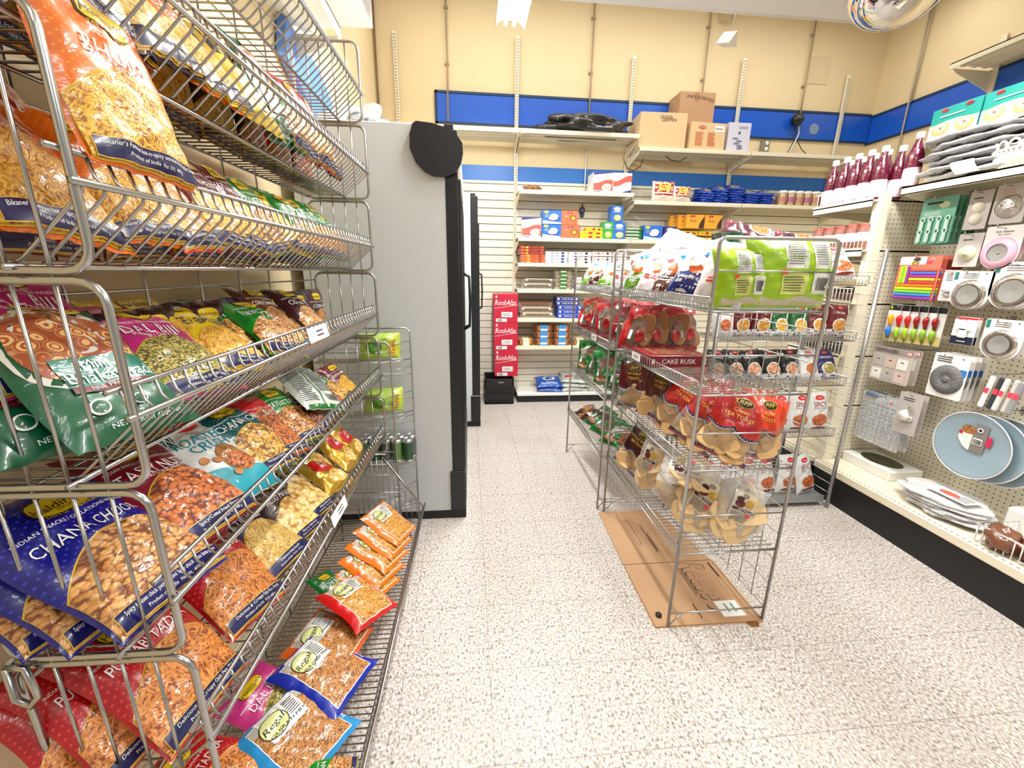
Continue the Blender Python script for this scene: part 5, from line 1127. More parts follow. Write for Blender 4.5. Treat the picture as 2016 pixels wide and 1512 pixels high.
def d_plainslices(mat, body, n=7):
    def d(D, parts, S, W, H, seed):
        P = sub(parts, 'coloured_panel', S, W, H, 1); P.band(body, -.98, .98, lambda u: .45+.1*sin(3*u), lambda u: .98, 14, 5); P.band(body, -.98, -.45, lambda u: -.98, lambda u: .5, 6, 12); P.band(body, -.5, .98, lambda u: -.98, lambda u: -.72, 10, 3)
        P.ell(body, .35, -.3, .3, .26); P.lay = 4; P.rect(M_txtw, -.4, -.2, -.5, -.1, 3, 3)
        parts['_extra'] = slices(n, seed, .1, .1, mat, y0=-.07, y1=.05); return M_film
    return d
DES.update(t_wheat=toast(srgb(110, 20, 26), ('WHEAT', 'TOAST'), mat=M_toast), t_red=toast(Rd, ('Classic', 'TEA TOAST'), zig=-.05), t_orange=toast(srgb(240, 80, 20), ('RUSK', 'TOAST'), zig=.05), t_tea=toast(srgb(90, 16, 30), ('WHOLE WHEAT', 'TEA TOAST')), kcb=d_card,
 breadred=d_plainslices(M_brownt, bagmat('foil_red2', srgb(196, 20, 34))), breadgreen=d_plainslices(M_brownt, bagmat('foil_green2', srgb(20, 140, 60))), breadbrown=d_plainslices(M_brownt, bagmat('foil_choc2', srgb(80, 30, 28))))
def mbag(key, x, y, z, face, tilt, roll, w, h, T, label, cat='bread bag'):
    o = lean_bag(key, (x, y, z), face, tilt, roll, w, h, T); tag(o, label, cat); return o
zs = .706
mbag('t_wheat', .862, 2.03, zs, 225, 78, 4, .19, .25, .07, 'dark red wheat toast bag at the back of the lower toast shelf')
mbag('t_wheat', .90, 1.88, zs, 228, 76, -8, .18, .25, .07, 'second dark red toast bag right of the first')
mbag('t_red', .885, 1.73, zs, 222, 66, -26, .19, .27, .07, 'red tea toast bag, leftmost of the bright red ones')
mbag('t_red', .905, 1.545, zs, 226, 66, -26, .20, .27, .07, 'red tea toast bag, second of the bright red ones')
mbag('t_red', .955, 1.415, zs, 244, 66, -20, .20, .27, .07, 'red tea toast bag at the front, largest of the red ones')
mbag('t_orange', 1.085, 1.40, zs, 262, 74, -12, .17, .25, .07, 'orange red toast bag at the front beside the largest red one')
mbag('t_orange', 1.145, 1.50, zs, 262, 80, -4, .14, .25, .06, 'second orange toast bag behind the first by the right post')
mbag('t_red', 1.06, 1.72, zs, 240, 76, -6, .19, .25, .06, 'red toast bag in the second row under the bare wire shelf')
mbag('t_red', 1.10, 1.95, zs, 235, 78, 4, .19, .25, .06, 'red toast bag farthest back on the lower toast shelf')
zs = .352
mbag('t_tea', .845, 2.03, zs, 215, 66, -20, .19, .26, .07, 'maroon tea toast bag on the bottom shelf at the back')
mbag('kcb', .885, 1.83, zs, 215, 78, -6, .15, .26, .07, 'slim clear biscuit bag with label on the bottom shelf')
mbag('kcb', .915, 1.645, zs, 220, 64, -24, .20, .26, .07, 'clear bag with tilted food label, second from the front post')
mbag('kcb', .915, 1.48, zs, 222, 64, -22, .21, .26, .07, 'clear bag with tilted food label right behind the front post')
mbag('kcb', 1.03, 1.39, zs, 262, 70, -20, .20, .24, .08, 'large clear biscuit bag at the front of the bottom shelf')
mbag('kcb', 1.14, 1.42, zs, 272, 78, 8, .15, .25, .08, 'large clear biscuit bag by the right front post')
mbag('kcb', 1.05, 1.52, zs+.17, 265, 24, 60, .2, .24, .06, 'clear biscuit bag lying flat on top of the others')
# shelf two
zs = .995
def f_cake(D): D.text(M_txtw, 'CAKE RUSK', .0, 0, .022, off=.0012); D.ell(M_txtw, -.85, 0, .05, .4); D.rect(M_txtw, .78, .93, -.5, .5); D.text(M_blk, 'KCB', .855, 0, .012, off=.0025)
t = carton('cake_box', .275, .052, .21, pm('cake_box_maroon', srgb(120, 18, 30), .4, coat=.4), f_cake); stand(t, (.93, 1.745, .993), -92); tag(t, 'flat maroon cake rusk box on the bare wire shelf', 'box')
m = MB(); m.surf(lambda a, b: (-.10+.2*a, .03+.15*b, .053+.006*sin(pi*a)*sin(pi*b)), 10, 8); m.build('clear_lid_window', pm('lid_window', srgb(150, 90, 70), .12, coat=.8), t)
for k, (x, y, f, rl) in enumerate(((.85, 2.10, 240, -10), (.945, 2.08, 250, 4), (1.03, 2.09, 255, -6), (1.12, 2.09, 262, 6))):
    mbag('breadred', x, y, zs, f, 80, rl, .15, .25, .09, 'red and clear bread bag at the back of the near unit, %s from left' % ORD[k+1])
for k, (x, y, f, rl) in enumerate(((.87, 2.32, 225, -14), (.86, 2.50, 215, 12), (.85, 2.70, 215, -10), (.85, 2.88, 212, 8), (1.02, 2.42, 230, 4), (1.02, 2.68, 225, -6))):
    mbag('breadred', x, y, .995, f, 76, rl, .17, .24, .09, 'red bread bag on the far unit, %s counting from the near end' % ORD[k+1])
for k, (x, y, f, rl) in enumerate(((.86, 2.30, 220, -12), (.86, 2.48, 215, 14), (.85, 2.68, 215, -8), (.85, 2.88, 212, 8), (1.02, 2.45, 230, 0))):
    mbag('breadgreen', x, y, .705, f, 74, rl, .17, .23, .09, 'green and clear bread bag on the far unit, %s from the near end' % ORD[k+1])
for k, (x, y) in enumerate(((.90, 2.32), (.88, 2.50), (.88, 2.66))): mbag('breadgreen', x-.05, y, .352, 205, 30, 4-8*k, .17, .20, .08, 'green bread bag lying low on the far unit, %s from near' % ORD[k+1])
mbag('breadbrown', .90, 2.68, .37, 200, 20, 80, .16, .26, .08, 'dark brown wrapped bread lying across the lowest far shelf')
# top shelf: white puff bags
def d_puff(c1, c2, word, wc):
    def d(D, parts, S, W, H, seed):
        P = sub(parts, 'printed_panel', S, W, H, 1, 'coloured printed lower panel'); P.band(bagmat('pf_%d' % int(c1[2]*99), c1), -.95, .95, lambda u: -.9, lambda u: -.35+.2*cos(2*u), 14, 5)
        P.ell(bagmat('pf_or', srgb(230, 120, 50)), .1, -.08, .3, .16); P.text(wc, word, 0, -.4, .02, shear=.2, wmax=W*1.7) if word else P.lines(wc, -.5, .5, -.5, -.3, 2, .5); D.ell(bagmat('pf_pk', srgb(245, 150, 160)), -.4, .3, .2, .08); D.ell(bagmat('pf_bl', c2), .4, .45, .28, .1)
        D.ell(bagmat('pf_yl', srgb(235, 225, 200)), -.1, .1, .3, .14)
        return bagmat('pf_white', srgb(238, 238, 240))
    return d
DES.update(puffblue=d_puff(srgb(20, 50, 140), srgb(30, 110, 220), 'Umphrey', M_txtw), puffbrown=d_puff(srgb(110, 50, 25), srgb(150, 190, 230), None, M_txtw), pufflime=d_puff(srgb(120, 170, 40), srgb(220, 240, 60), None, M_txtw), puffturq=d_puff(srgb(230, 220, 225), srgb(20, 150, 215), None, M_red))
zs = 1.286
for k, (key, x, y, f, tl, rl, w, h) in enumerate((('puffturq', .87, 1.44, 218, 60, -10, .19, .24), ('puffblue', .865, 1.62, 212, 56, -8, .20, .24), ('puffbrown', .86, 1.80, 210, 54, -6, .19, .24), ('puffturq', .86, 1.98, 208, 50, -10, .19, .24), ('pufflime', .87, 2.11, 212, 62, 12, .18, .24))):
    mbag(key, x, y, zs, f, tl, rl, w, h, .09, 'white puffed snack bag on the top near shelf, %s from the front' % ORD[k+1], 'snack bag')
for k, (key, x, y) in enumerate((('puffturq', .83, 2.30), ('pufflime', .83, 2.50), ('puffbrown', .83, 2.68), ('pufflime', .83, 2.86))): mbag(key, x, y, 1.286, 205, 50, -10+8*k, .18, .2, .09, 'white puffed snack bag on the far unit top shelf, %s from near end' % ORD[k+1], 'snack bag')
def d_nim(D, parts, S, W, H, seed):
    P = sub(parts, 'printed_mark', S, W, H, 1, 'red brand oval'); P.ell(bagmat('nim_red', srgb(170, 30, 30)), 0, -.05, .55, .28, 2.4); P.text(M_txtw, 'NIMCOS', 0, -.08, .021, wmax=W*.95); D.text(M_blk, 'Fine Food Since 1947', 0, .45, .012, shear=.3, wmax=W*1.5, off=.002)
    return bagmat('nim_white', srgb(236, 236, 238))
DES['nim'] = d_nim
mbag('nim', 1.02, 1.95, 1.36, 255, 78, 0, .21, .20, .06, 'white bag with red oval brand standing behind the puff bags', 'snack bag')
def d_plainw(D, parts, S, W, H, seed): D.ell(bagmat('bw_tan', srgb(235, 215, 180)), 0, 0, .7, .5); D.ell(bagmat('bw_w', srgb(232, 226, 215)), .1, .1, .4, .3); return bagmat('bread_white', srgb(222, 222, 222))
DES['plainw'] = d_plainw
mbag('plainw', 1.05, 2.04, 1.46, 235, 20, 10, .26, .22, .09, 'white bread bag lying on top of the puff bags, lower one', 'snack bag'); mbag('plainw', .99, 2.12, 1.47, 240, 40, -25, .2, .2, .08, 'white bread bag leaning highest on the middle rack', 'snack bag'); mbag('plainw', 1.14, 1.86, 1.40, 245, 40, 20, .2, .22, .08, 'white bread bag tilted by the upper right corner', 'snack bag')
# lime bags at the front
def d_lime(D, parts, S, W, H, seed):
    D.band(bagmat('lime_win', srgb(225, 215, 195)), -.72, .9, lambda u: -.93, lambda u: -.72+.06*sin(6*u), 16, 2)
    P = sub(parts, 'printed_label', S, W, H, 1, 'pale printed back label'); pl = bagmat('lime_pale', srgb(228, 236, 150)); gw = bagmat('lime_white', srgb(240, 242, 235))
    P.rect(gw, -.25, .28, .1, .9, 6, 6); P.rect(gw, .42, .88, .1, .88, 6, 6); P.rect(pl, -.3, .3, -.62, .02, 6, 6); P.rect(gw, .42, .88, -.6, .0, 6, 6); P.lay = 4; P.lines(M_blk, -.2, .22, .2, .8, 9, .25); P.lines(M_blk, .47, .82, .2, .8, 9, .25); P.lines(M_blk, -.25, .2, -.55, -.1, 6, .25); P.bars(M_blk, .5, .8, -.5, -.15)
    P.ell(M_pink, -.28, .0, .07, .06, 4); return bagmat('lime_foil', srgb(182, 220, 20))
DES['lime'] = d_lime
mbag('lime', 1.075, 1.372, zs, -92, 84, 0, .30, .235, .07, 'large lime green bag back side forward on the front shelf', 'snack bag')
mbag('lime', .915, 1.385, zs, -100, 82, 2, .17, .20, .07, 'smaller lime green bag left of the large one', 'snack bag')
# ---------------------------------------------------------------- chip rack behind
t = empty('chip_rack', (1.33, 2.13, 0)); tag(t, 'wide grey wire chip rack standing between middle rack and gondola', 'rack')
CW, CD = .86, .40
for (x, y, H) in ((0, 0, 1.535), (CW+.015, -.02, 1.535), (0, CD, 1.535), (CW, CD, 1.535)):
    m = MB(); m.tube([(x, y, 0), (x, y, H)], .0115, 12); m.build('post', M_wire, t)
m = MB()
for k in range(24): m.tube([(CW+.01, -.02, .1+k*.06), (CW+.004, CD, .1+k*.06)], .002, 5)
m.build('side_grid', M_wire, t)
for z in (1.35, 1.045, .785, .47):
    m = MB()
    for k in range(40): x = .01+k*(CW-.05)/39; m.tube([(x, .0, z+.05), (x, .006, z+.004), (x, .012, z), (x, CD-.04, z)], .0018, 5)
    s_ = m.build('wire_basket', M_wire, t); m = MB(); m.tube([(0, 0, z+.004), (0, 0, z+.05), (CW-.03, 0, z+.05), (CW-.03, 0, z+.01), (CW-.015, -.01, z+.02), (CW-.01, -.01, z+.04)], .003, 6); m.tube([(0, 0, z), (CW-.03, 0, z)], .003, 6); m.tube([(CW-.03, 0, z+.05), (CW-.03, CD-.03, z+.05)], .003, 6); m.build('basket_rail', M_wire, s_)
m = MB(); m.box(0, CW, 0, CD, .055, .068); m.box(0, CW, -.004, 0, .03, .075); m.build('base_tray', pm('grey_tray', (.35, .37, .38), .4, .6), t)
def d_pouch(c, word, food, wc=None):
    def d(D, parts, S, W, H, seed):
        P = sub(parts, 'product_picture', S, W, H, 2); P.ell(bagmat('pch_w', srgb(235, 230, 220)), .1, -.28, .66, .42); P.ell(food, .1, -.3, .56, .34)
        D.lay = 1; D.band(bagmat('pch_silver', srgb(220, 220, 222)), -.98, .98, lambda u: -.98, lambda u: -.55, 12, 3); D.text(wc or M_txtw, word, 0, .45, .018, wmax=W*1.6, off=.002); D.ell(M_red, 0, .78, .3, .09); D.text(M_txtw, 'NIMCOS', 0, .78, .006, off=.0024); return bagmat('pch_%d_%d' % (int(99*c[0]), int(99*c[1])), c)
    return d
P_sticks = noodle('potato_sticks', srgb(235, 140, 80), srgb(190, 95, 45), srgb(110, 45, 20), 80)
def d_spicy(D, parts, S, W, H, seed):
    mr = pm('spicy_ink', srgb(130, 20, 50), .5); D.ell(M_red, .05, .74, .42, .12, 2); D.text(M_txtw, 'NIMCOS', .05, .74, .0085, off=.0024); D.text(mr, 'SPICY', .05, .42, .034, wmax=W*1.75, off=.002); D.text(mr, 'POTATO  STICKS', .05, .22, .011, wmax=W*1.7, off=.002); D.text(pm('tealt', srgb(80, 150, 170), .5), 'Hot and tasty', .1, .1, .007, off=.002)
    P = sub(parts, 'product_picture', S, W, H, 2, 'printed bowl of potato sticks'); P.ell(P_sticks, .05, -.35, .7, .3, 2); D.ell(bagmat('sp_red', srgb(150, 60, 50)), .0, -.78, .7, .08); return bagmat('spicy_white', srgb(238, 238, 236))
DES.update(p_mar=d_pouch(srgb(120, 16, 30), 'CHEVRA', P_bhujia), p_green=d_pouch(srgb(16, 110, 50), 'MIX', P_sev), p_black=d_pouch(srgb(28, 22, 22), 'PEANUTS', nuts('pinkish_nuts', srgb(240, 190, 160), srgb(220, 140, 100), srgb(140, 80, 50), 70)), p_white=d_pouch(srgb(230, 230, 230), 'NIMCO', P_sticks, pm('spicy_ink', srgb(130, 20, 50), .5)), p_blue=d_pouch(srgb(40, 40, 110), 'ORIGINAL', P_dal), spicy=d_spicy, p_puff=d_pouch(srgb(22, 22, 22), 'Puffs', P_chips), p_pp=d_pouch(srgb(225, 228, 232), 'PUFFS', P_pale, M_blk), p_purp=d_pouch(srgb(110, 50, 70), 'MIX', P_mix))
for k, key in enumerate(('p_white', 'p_mar', 'p_mar', 'p_green', 'p_green', 'p_mar', 'p_mar')):
    mbag(key, 1.41+.115*k, 2.22, 1.052, -95, 78, rnd.uniform(-5, 5), .125, .19, .05, '%s pouch in the second basket of the chip rack, %s from left' % ({'p_mar': 'maroon', 'p_green': 'green', 'p_white': 'white'}[key], ORD[k+1]), 'snack bag')
for k, key in enumerate(('p_black', 'p_black', 'p_black', 'p_black', 'p_black', 'p_white', 'p_blue')):
    mbag(key, 1.41+.118*k, 2.22, .792, -95, 68, rnd.uniform(-6, 6), .13, .19, .05, '%s pouch in the third basket of the chip rack, %s from left' % ({'p_black': 'black', 'p_white': 'white', 'p_blue': 'navy'}[key], ORD[k+1]), 'snack bag')
for k in range(6): mbag('spicy', 1.42+.133*k, 2.19, .477, -90, 82, rnd.uniform(-4, 4), .14, .25, .05, 'white potato stick bag in the fourth basket of the chip rack, %s from left' % ORD[k+1], 'snack bag')
for k in range(6): mbag('spicy', 1.42+.134*k, 2.19, .07, -88+3*k, 80, (-4, 3, -2, 4, -5, 6)[k], .15, .25, .055, 'white potato stick bag standing on the chip rack base, %s from left' % ORD[k+1], 'snack bag')
for k, (key, x, y, z, f, tl, rl, w, h) in enumerate((('p_puff', 1.40, 2.22, 1.38, -98, 80, 6, .16, .24), ('p_pp', 1.53, 2.21, 1.37, -92, 72, -8, .16, .22), ('p_pp', 1.70, 2.24, 1.37, -88, 70, 6, .16, .22), ('p_pp', 1.86, 2.25, 1.37, -94, 74, -4, .16, .21), ('spicy', 2.06, 2.22, 1.36, -100, 60, 4, .15, .22), ('p_purp', 1.72, 2.32, 1.57, -92, 35, 62, .17, .3), ('p_purp', 1.98, 2.33, 1.55, -88, 35, 76, .16, .28), ('p_pp', 1.98, 2.3, 1.36, -90, 30, 20, .16, .2))):
    mbag(key, x, y, z, f, tl, rl, w, h, .08, 'upper chip rack bag, %s, %s from the left' % ({'p_puff': 'black with white lettering', 'p_pp': 'silver white puffs', 'spicy': 'white potato sticks', 'p_purp': 'purple and gold'}[key], ORD[k+1]), 'snack bag')
m = MB(); m.lathe([(.008, 1.46), (.018, 1.50), (.035, 1.56), (.05, 1.60)], c=(1.335, 2.12, 0), n=16); o = m.build('paper_cone', bagmat('cone_green', srgb(30, 130, 80))); tag(o, 'green white cone bag end stuck on the left post top', 'bag')
# ---------------------------------------------------------------- right gondola
GX, GB, GY = 2.257, 2.70, 2.32
M_peg = perf_mat('pegboard', srgb(226, 218, 196), (.03, .028, .025), .0254, .13, ax=(1, 2)); M_peg2 = perf_mat('pegboard_end', srgb(226, 218, 196), (.03, .028, .025), .0254, .13, ax=(0, 2))
t = empty('gondola_shelving', (GX, .3, 0)); tag(t, 'long cream steel gondola with pegboard and black kick plate on the right', 'shelving')
m = MB(); m.box(.01, GB-GX, -1.8, 2.02, 0, .182); m.build('kick_plate', M_blackm, t)
m = MB(); m.box(-.004, GB-GX, -1.8, 2.02, .182, .232, 0, bev=.006); m.build('base_deck', M_shelf, t)
m = MB()
for k in range(150): y = 1.98-k*.025; m.box(.004, .010, y, y+.012, .2325, .2328)
m.build('slot_row', pm('slot_shadow', srgb(110, 100, 85), .7), t)
m = MB(); m.box(GB-GX, GB-GX+.02, -1.8, GY-.3, .232, 2.12); m.build('pegboard_back', M_peg, t)
m = MB(); m.box(.09, GB-GX, GY-.3, GY-.285, .232, 1.86); m.build('pegboard_end', M_peg2, t)
m = MB(); m.box(.043, .105, GY-.32, GY-.27, .182, 1.862, 0, bev=.004); m.build('upright', M_shelf, t)
def gshelf(z, y0, y1, x0, x1, nm, lip=.04):
    m = MB(); m.box(x0-GX, x1-GX, y0-.3, y1-.3, z-.008, z); m.box(x0-GX, x0-GX+.006, y0-.3, y1-.3, z-lip, z, 0); m.box(x0-GX, x0-GX+.03, y0-.3, y1-.3, z-lip, z-lip+.004)
    s_ = m.build('shelf', M_shelf, t); 
    m = MB(); m.prism([(x0-GX+.01, z-.01), (x1-GX, z-.01), (x1-GX, z-.10), (x1-GX-.1, z-.095), (x0-GX+.05, z-lip-.012), (x0-GX+.01, z-lip+.002)], y1-.31, y1-.306, 'y'); m.build('bracket', M_shelf, s_)
    m = MB(); m.prism([(x0-GX+.01, z-.01), (x1-GX, z-.01), (x1-GX, z-.10), (x1-GX-.1, z-.095), (x0-GX+.05, z-lip-.012), (x0-GX+.01, z-lip+.002)], y0-.31+.012, y0-.306+.012, 'y'); m.build('bracket', M_shelf, s_); return s_
gshelf(1.858, -1.4, 2.20, 2.30, GB, 'a'); gshelf(2.125, -1.4, 2.42, 2.56, GB, 'b', .03)
# far section with white fences
G2 = empty('gondola_shelving', (2.26, 2.34, 0)); tag(G2, 'far cream gondola section with white wire fences holding bottles', 'shelving')
m = MB(); m.box(.0, .46, -.01, .42, 0, .2); m.build('kick_plate', M_blackm, G2); m = MB(); m.box(.44, .46, 0, .42, .2, 1.86); m.box(.0, .44, .0, .42, .2, .23); m.build('back_panel', M_shelf, G2)
for z in (1.815, 1.545, 1.24, .92, .6):
    m = MB(); m.box(0, .44, -.02, .40, z-.008, z); m.box(0, .006, -.02, .40, z-.035, z+.012)
    m.prism([(.0, z-.01), (.44, z-.01), (.44, z-.075), (.33, z-.06), (.1, z-.045), (.0, z-.034)], .395, .40, 'y'); s_ = m.build('shelf', M_shelf, G2)
    m = MB()
    for k in range(16): m.tube([(.006, -.012+k*.026, z), (.003, -.012+k*.026, z+.085)], .0022, 6)
    m.tube([(.003, -.02, z+.085), (.003, .40, z+.085)], .0028, 6); m.tube([(.003, .40, z+.085), (.1, .40, z+.085), (.1, .40, z)], .0028, 6); m.build('wire_fence', M_white, s_)
# dark syrup bottles
def bottle():
    if 'bottle' not in PROTO:
        m = MB(); m.lathe([(0, 0), (.034, 0), (.038, .01), (.038, .10), (.039, .13), (.037, .17), (.026, .21), (.015, .235), (.0145, .255)], n=20); a = m.mesh('syrup_bottle', [pm('dark_syrup', srgb(92, 14, 42), .08, coat=.6, bump=.3, bscale=90)])
        m = MB(); m.lathe([(.0385, .015), (.0385, .105)], n=20, mi=0); m.lathe([(.0388, .03), (.0388, .09)], n=20, mi=1); b1 = m.mesh('printed_label', [pm('pink_label', srgb(240, 190, 205), .4), pm('white_label', srgb(245, 238, 240), .4)])
        m = MB(); m.lathe([(.017, .25), (.0175, .252), (.0175, .278), (.016, .281), (0, .281)], n=20); c = m.mesh('cap', [SW]); m = MB(); m.lathe([(.015, .232), (.0152, .25)], n=16); PROTO['bottle'] = (a, b1, c)
    ms = PROTO['bottle']; o = bpy.data.objects.new('syrup_bottle', ms[0]); COL.objects.link(o)
    for nm, me in zip(('printed_label', 'cap'), ms[1:]): c = bpy.data.objects.new(nm, me); COL.objects.link(c); c.parent = o
    return o
n = 0
for k in range(5):
    for r_ in range(2):
        n += 1; o = bottle(); o.location = (2.315+.085*r_, 2.36+.082*k-.02*r_, 1.816); tag(o, 'dark red syrup bottle with white cap, %s row, %s from near end' % (('front', 'second')[r_], ORD[k+1]), 'bottle')
o = bottle(); o.location = (2.33, 2.272, 1.863); tag(o, 'dark red syrup bottle nearest the wrapped basket pile on the upright', 'bottle'); o.location = (2.40, 2.26, 1.8595) 
for k in range(5):
    m = MB(); m.lathe([(0, 0), (.036, 0), (.038, .01), (.038, .13), (.03, .15), (0, .15)], n=14); o = m.build('spice_packet', pm('brown_spice', srgb(150, 100, 85), .4, coat=.3)); o.location = (2.31, 2.37+.082*k, 1.546)
    m = MB(); m.lathe([(.0384, .05), (.0384, .10)], n=14); m.build('printed_label', SW, o); m = MB(); m.lathe([(.0384, .125), (.036, .14), (0, .152)], n=14); m.build('red_cap', pm('dull_red', srgb(150, 50, 45), .5), o)
    tag(o, 'brown spice jar behind the white fence, %s from near end' % ORD[k+1], 'jar')
for j, z in enumerate((1.245, .925)):
    for k in range(3):
        o = small_bag('dkpk%d' % j, srgb(90, 50, 45) if j == 0 else srgb(60, 45, 45), dec_silver, .16, .2, .06); pose(o, (2.40, 2.42+.13*k, z+.04+.0*k), 180, 12, 8*k-8); tag(o, 'dark packet lying on the %s shelf of the far gondola, %s one' % (('third', 'fourth')[j], ORD[k+1]), 'packet')
# wrapped baskets pile
M_wrapd = pm('wrapped_black', (.05, .045, .05), .25, coat=1.)
for k in range(6):
    m = MB(); r = random.Random(k); z0 = 1.862+.036*k; cy = 1.86+.05*(k % 2)+.02*k; cx = 2.47; ry = .33-.022*k; rx = .15
    prof = []
    def fn(a, b, ph=r.uniform(0, 6)):
        th = 2*pi*a; s_ = sin(pi*b); q = abs(s_)**.6; x = rx*q*abs(cos(th))**.7*(1 if cos(th) > 0 else -1); y = ry*q*abs(sin(th))**.8*(1 if sin(th) > 0 else -1)
        return (cx+x*(1+.05*sin(7*th+ph)), cy+y*(1+.03*sin(9*th+ph)), z0+.02-.019*cos(pi*b)*(1 if b < .5 else 1)+.004*sin(11*th+ph+6*b))
    m.surf(fn, 48, 10, 0, lambda a, b: (a, b)); o = m.build('wrapped_tray', M_wrapd)
    m = MB(); m.surf(lambda a, b: tuple((Vector(fn(a, b))-Vector((cx, cy, z0+.02)))*1.03+Vector((cx, cy, z0+.021))), 48, 8, 0, lambda a, b: (a, b)); m.build('plastic_wrap', film('crinkle_wrap', op=.30, rough=.15), o)
    tag(o, 'black tray wrapped in crinkled clear plastic on the top shelf, %s from bottom' % ORD[k+1], 'tray')
def wbasket(nm, cx, cy, z, rx, ry, h, col, label):
    t_ = empty(nm, (cx, cy, z)); tag(t_, label, 'basket'); m = MB(); N = 40
    for k in range(N):
        a = 2*pi*k/N; m.tube([(rx*.8*cos(a), ry*.8*sin(a), 0), (rx*cos(a), ry*sin(a), h)], .006, 6)
    m.lathe([(0, 0), (.8, 0), (.97, h*.98), (.94, h*.98), (.78, .006), (0, .006)], n=32); o = len(m.v); 
    for i in range(len(m.v)-32*6, len(m.v)): x, y, zz = m.v[i]; m.v[i] = (x*rx, y*ry, zz)
    m.build('basket_body', col, t_); m = MB(); P = []
    for k in range(16):
        a0, a1 = 2*pi*k/16, 2*pi*(k+1.35)/16; m.tube([(rx*cos(a0+(a1-a0)*q/6), ry*sin(a0+(a1-a0)*q/6), h+.035*sin(pi*q/6)) for q in range(7)], .005, 6)
    m.tube([(rx*cos(2*pi*k/32), ry*sin(2*pi*k/32), h) for k in range(32)], .006, 6, closed=True); m.build('looped_rim', col, t_)
wbasket('plastic_basket', 2.385, 1.74, 1.862, .075, .13, .075, pm('white_wicker', srgb(236, 232, 222), .5), 'white loop rimmed plastic basket on the top gondola shelf')
wbasket('plastic_basket', 2.46, 1.66, 1.95, .09, .16, .07, M_black, 'black loop rimmed basket behind the white basket')
D = Dec(lambda u, v, off=0: (2.305-off+.01*v*v, 1.93-u*.05+v*.02, 1.90+v*.03), .05, .03); D.rect(SW, -1, 1, -1, 1, 4, 4); o = D.mb.build('paper_tag', D.mats); tag(o, 'white paper tag hanging from the wrapped trays', 'label')
# donut boxes
def f_donut(D):
    D.rect(SW, -1, 1, -.98, .0, 1, 1); D.band(SW, -1, 1, lambda u: -.1, lambda u: .12*cos(2*u), 8, 1)
    for q in (-.5, .5): D.ell(pm('donut_tan', srgb(215, 170, 115), .6), q, -.35, .38, .42); D.ell(pm('donut_ring', srgb(240, 215, 180), .6), q, -.25, .26, .25); D.ell(pm('donut_hole', srgb(150, 100, 60), .6), q, -.28, .07, .07); D.ell(M_red, q+.05, .8, .16, .1)
    D.lines(SW, -.6, .6, .35, .5, 1, .4)
for k in range(5):
    o = carton('pastry_box', .235, .155, .12, pm('teal_box_print', srgb(30, 150, 140), .4), f_donut); stand(o, (2.57, 2.26-.245*k, 2.126), 180); tag(o, 'teal and white pastry box on the upper gondola shelf, %s from far end' % ORD[k+1], 'box')
# ---------------- carded goods on hooks
M_cardg = pm('grey_card', srgb(190, 184, 180), .35, coat=.5); M_cardw = pm('white_card', srgb(232, 230, 228), .35, coat=.4); M_sil = pm('polished_steel', (.75, .74, .70), .12, 1.); M_mesh = perf_mat('steel_mesh', (.32, .31, .29), (.06, .06, .06), .0035, .25, ax=(1, 2))
def hook(y, z, x0=2.40):
    m = MB(); m.tube([(GB, y, z), (x0, y, z), (x0-.008, y, z+.014)], .0028, 6); m.box(GB-.004, GB, y-.012, y+.012, z-.018, z+.018); tag(m.build('display_hook', M_chrome), 'metal pegboard hook holding the %s' % HK[0], 'hook')
HK = ['goods']
def card(x, y0, y1, z0, z1, mat, fn=None, name='carded_item', back=.002, rnd_top=False):
    """flat card hanging in the plane x, y0 is the far edge (left in the picture), front towards -X"""
    W, H = abs(y1-y0)/2, (z1-z0)/2; cy, cz = (y0+y1)/2, (z0+z1)/2
    root = empty(name, (x, cy, z1)); m = MB()
    pts = []
    for (sx, sz) in ((-1, -1), (1, -1), (1, 1), (-1, 1)):
        r = min(W, H)*(.9 if (rnd_top and sz < 0) else .1)
        for k in range(6 if r > .02 else 3):
            n_ = 5 if r > .02 else 2; a0 = {(-1, -1): 180, (1, -1): 270, (1, 1): 0, (-1, 1): 90}[(sx, sz)]; a = radians(a0+90*k/n_); pts.append((sx*(W-r)+r*cos(a), sz*(H-r)+r*sin(a)-H))
    m.prism(pts, 0, back, 'x'); m.build('backing_card', mat, root)
    D = Dec(lambda u, v, off=0: (-off, -u*W, v*H-H), W, H)
    if fn: fn(D, root, W, H)
    if D.mb.v: D.mb.build('card_print', D.mats, root)
    return root
def hole(D): D.ell(SW, .6, .86, .08, .05); D.ell(M_blk, .6, .86, .05, .03)
def relief(root, prof, y, z, mat, name, ry=1, rz=1, n=28):
    m = MB(); m.lathe(prof, axis='x', n=n); m.v = [(a, b*ry+y, c*rz+z) for a, b, c in m.v]; return m.build(name, mat, root)
def stack(n, dx, mk, lab):
    HK[0] = lab.split(',')[0]
    for k in range(n):
        o = mk(k); o.location.x += dx*k; tag(o, lab % ('front' if k == 0 else ORD[k+1]), 'carded goods')
X0 = 2.44
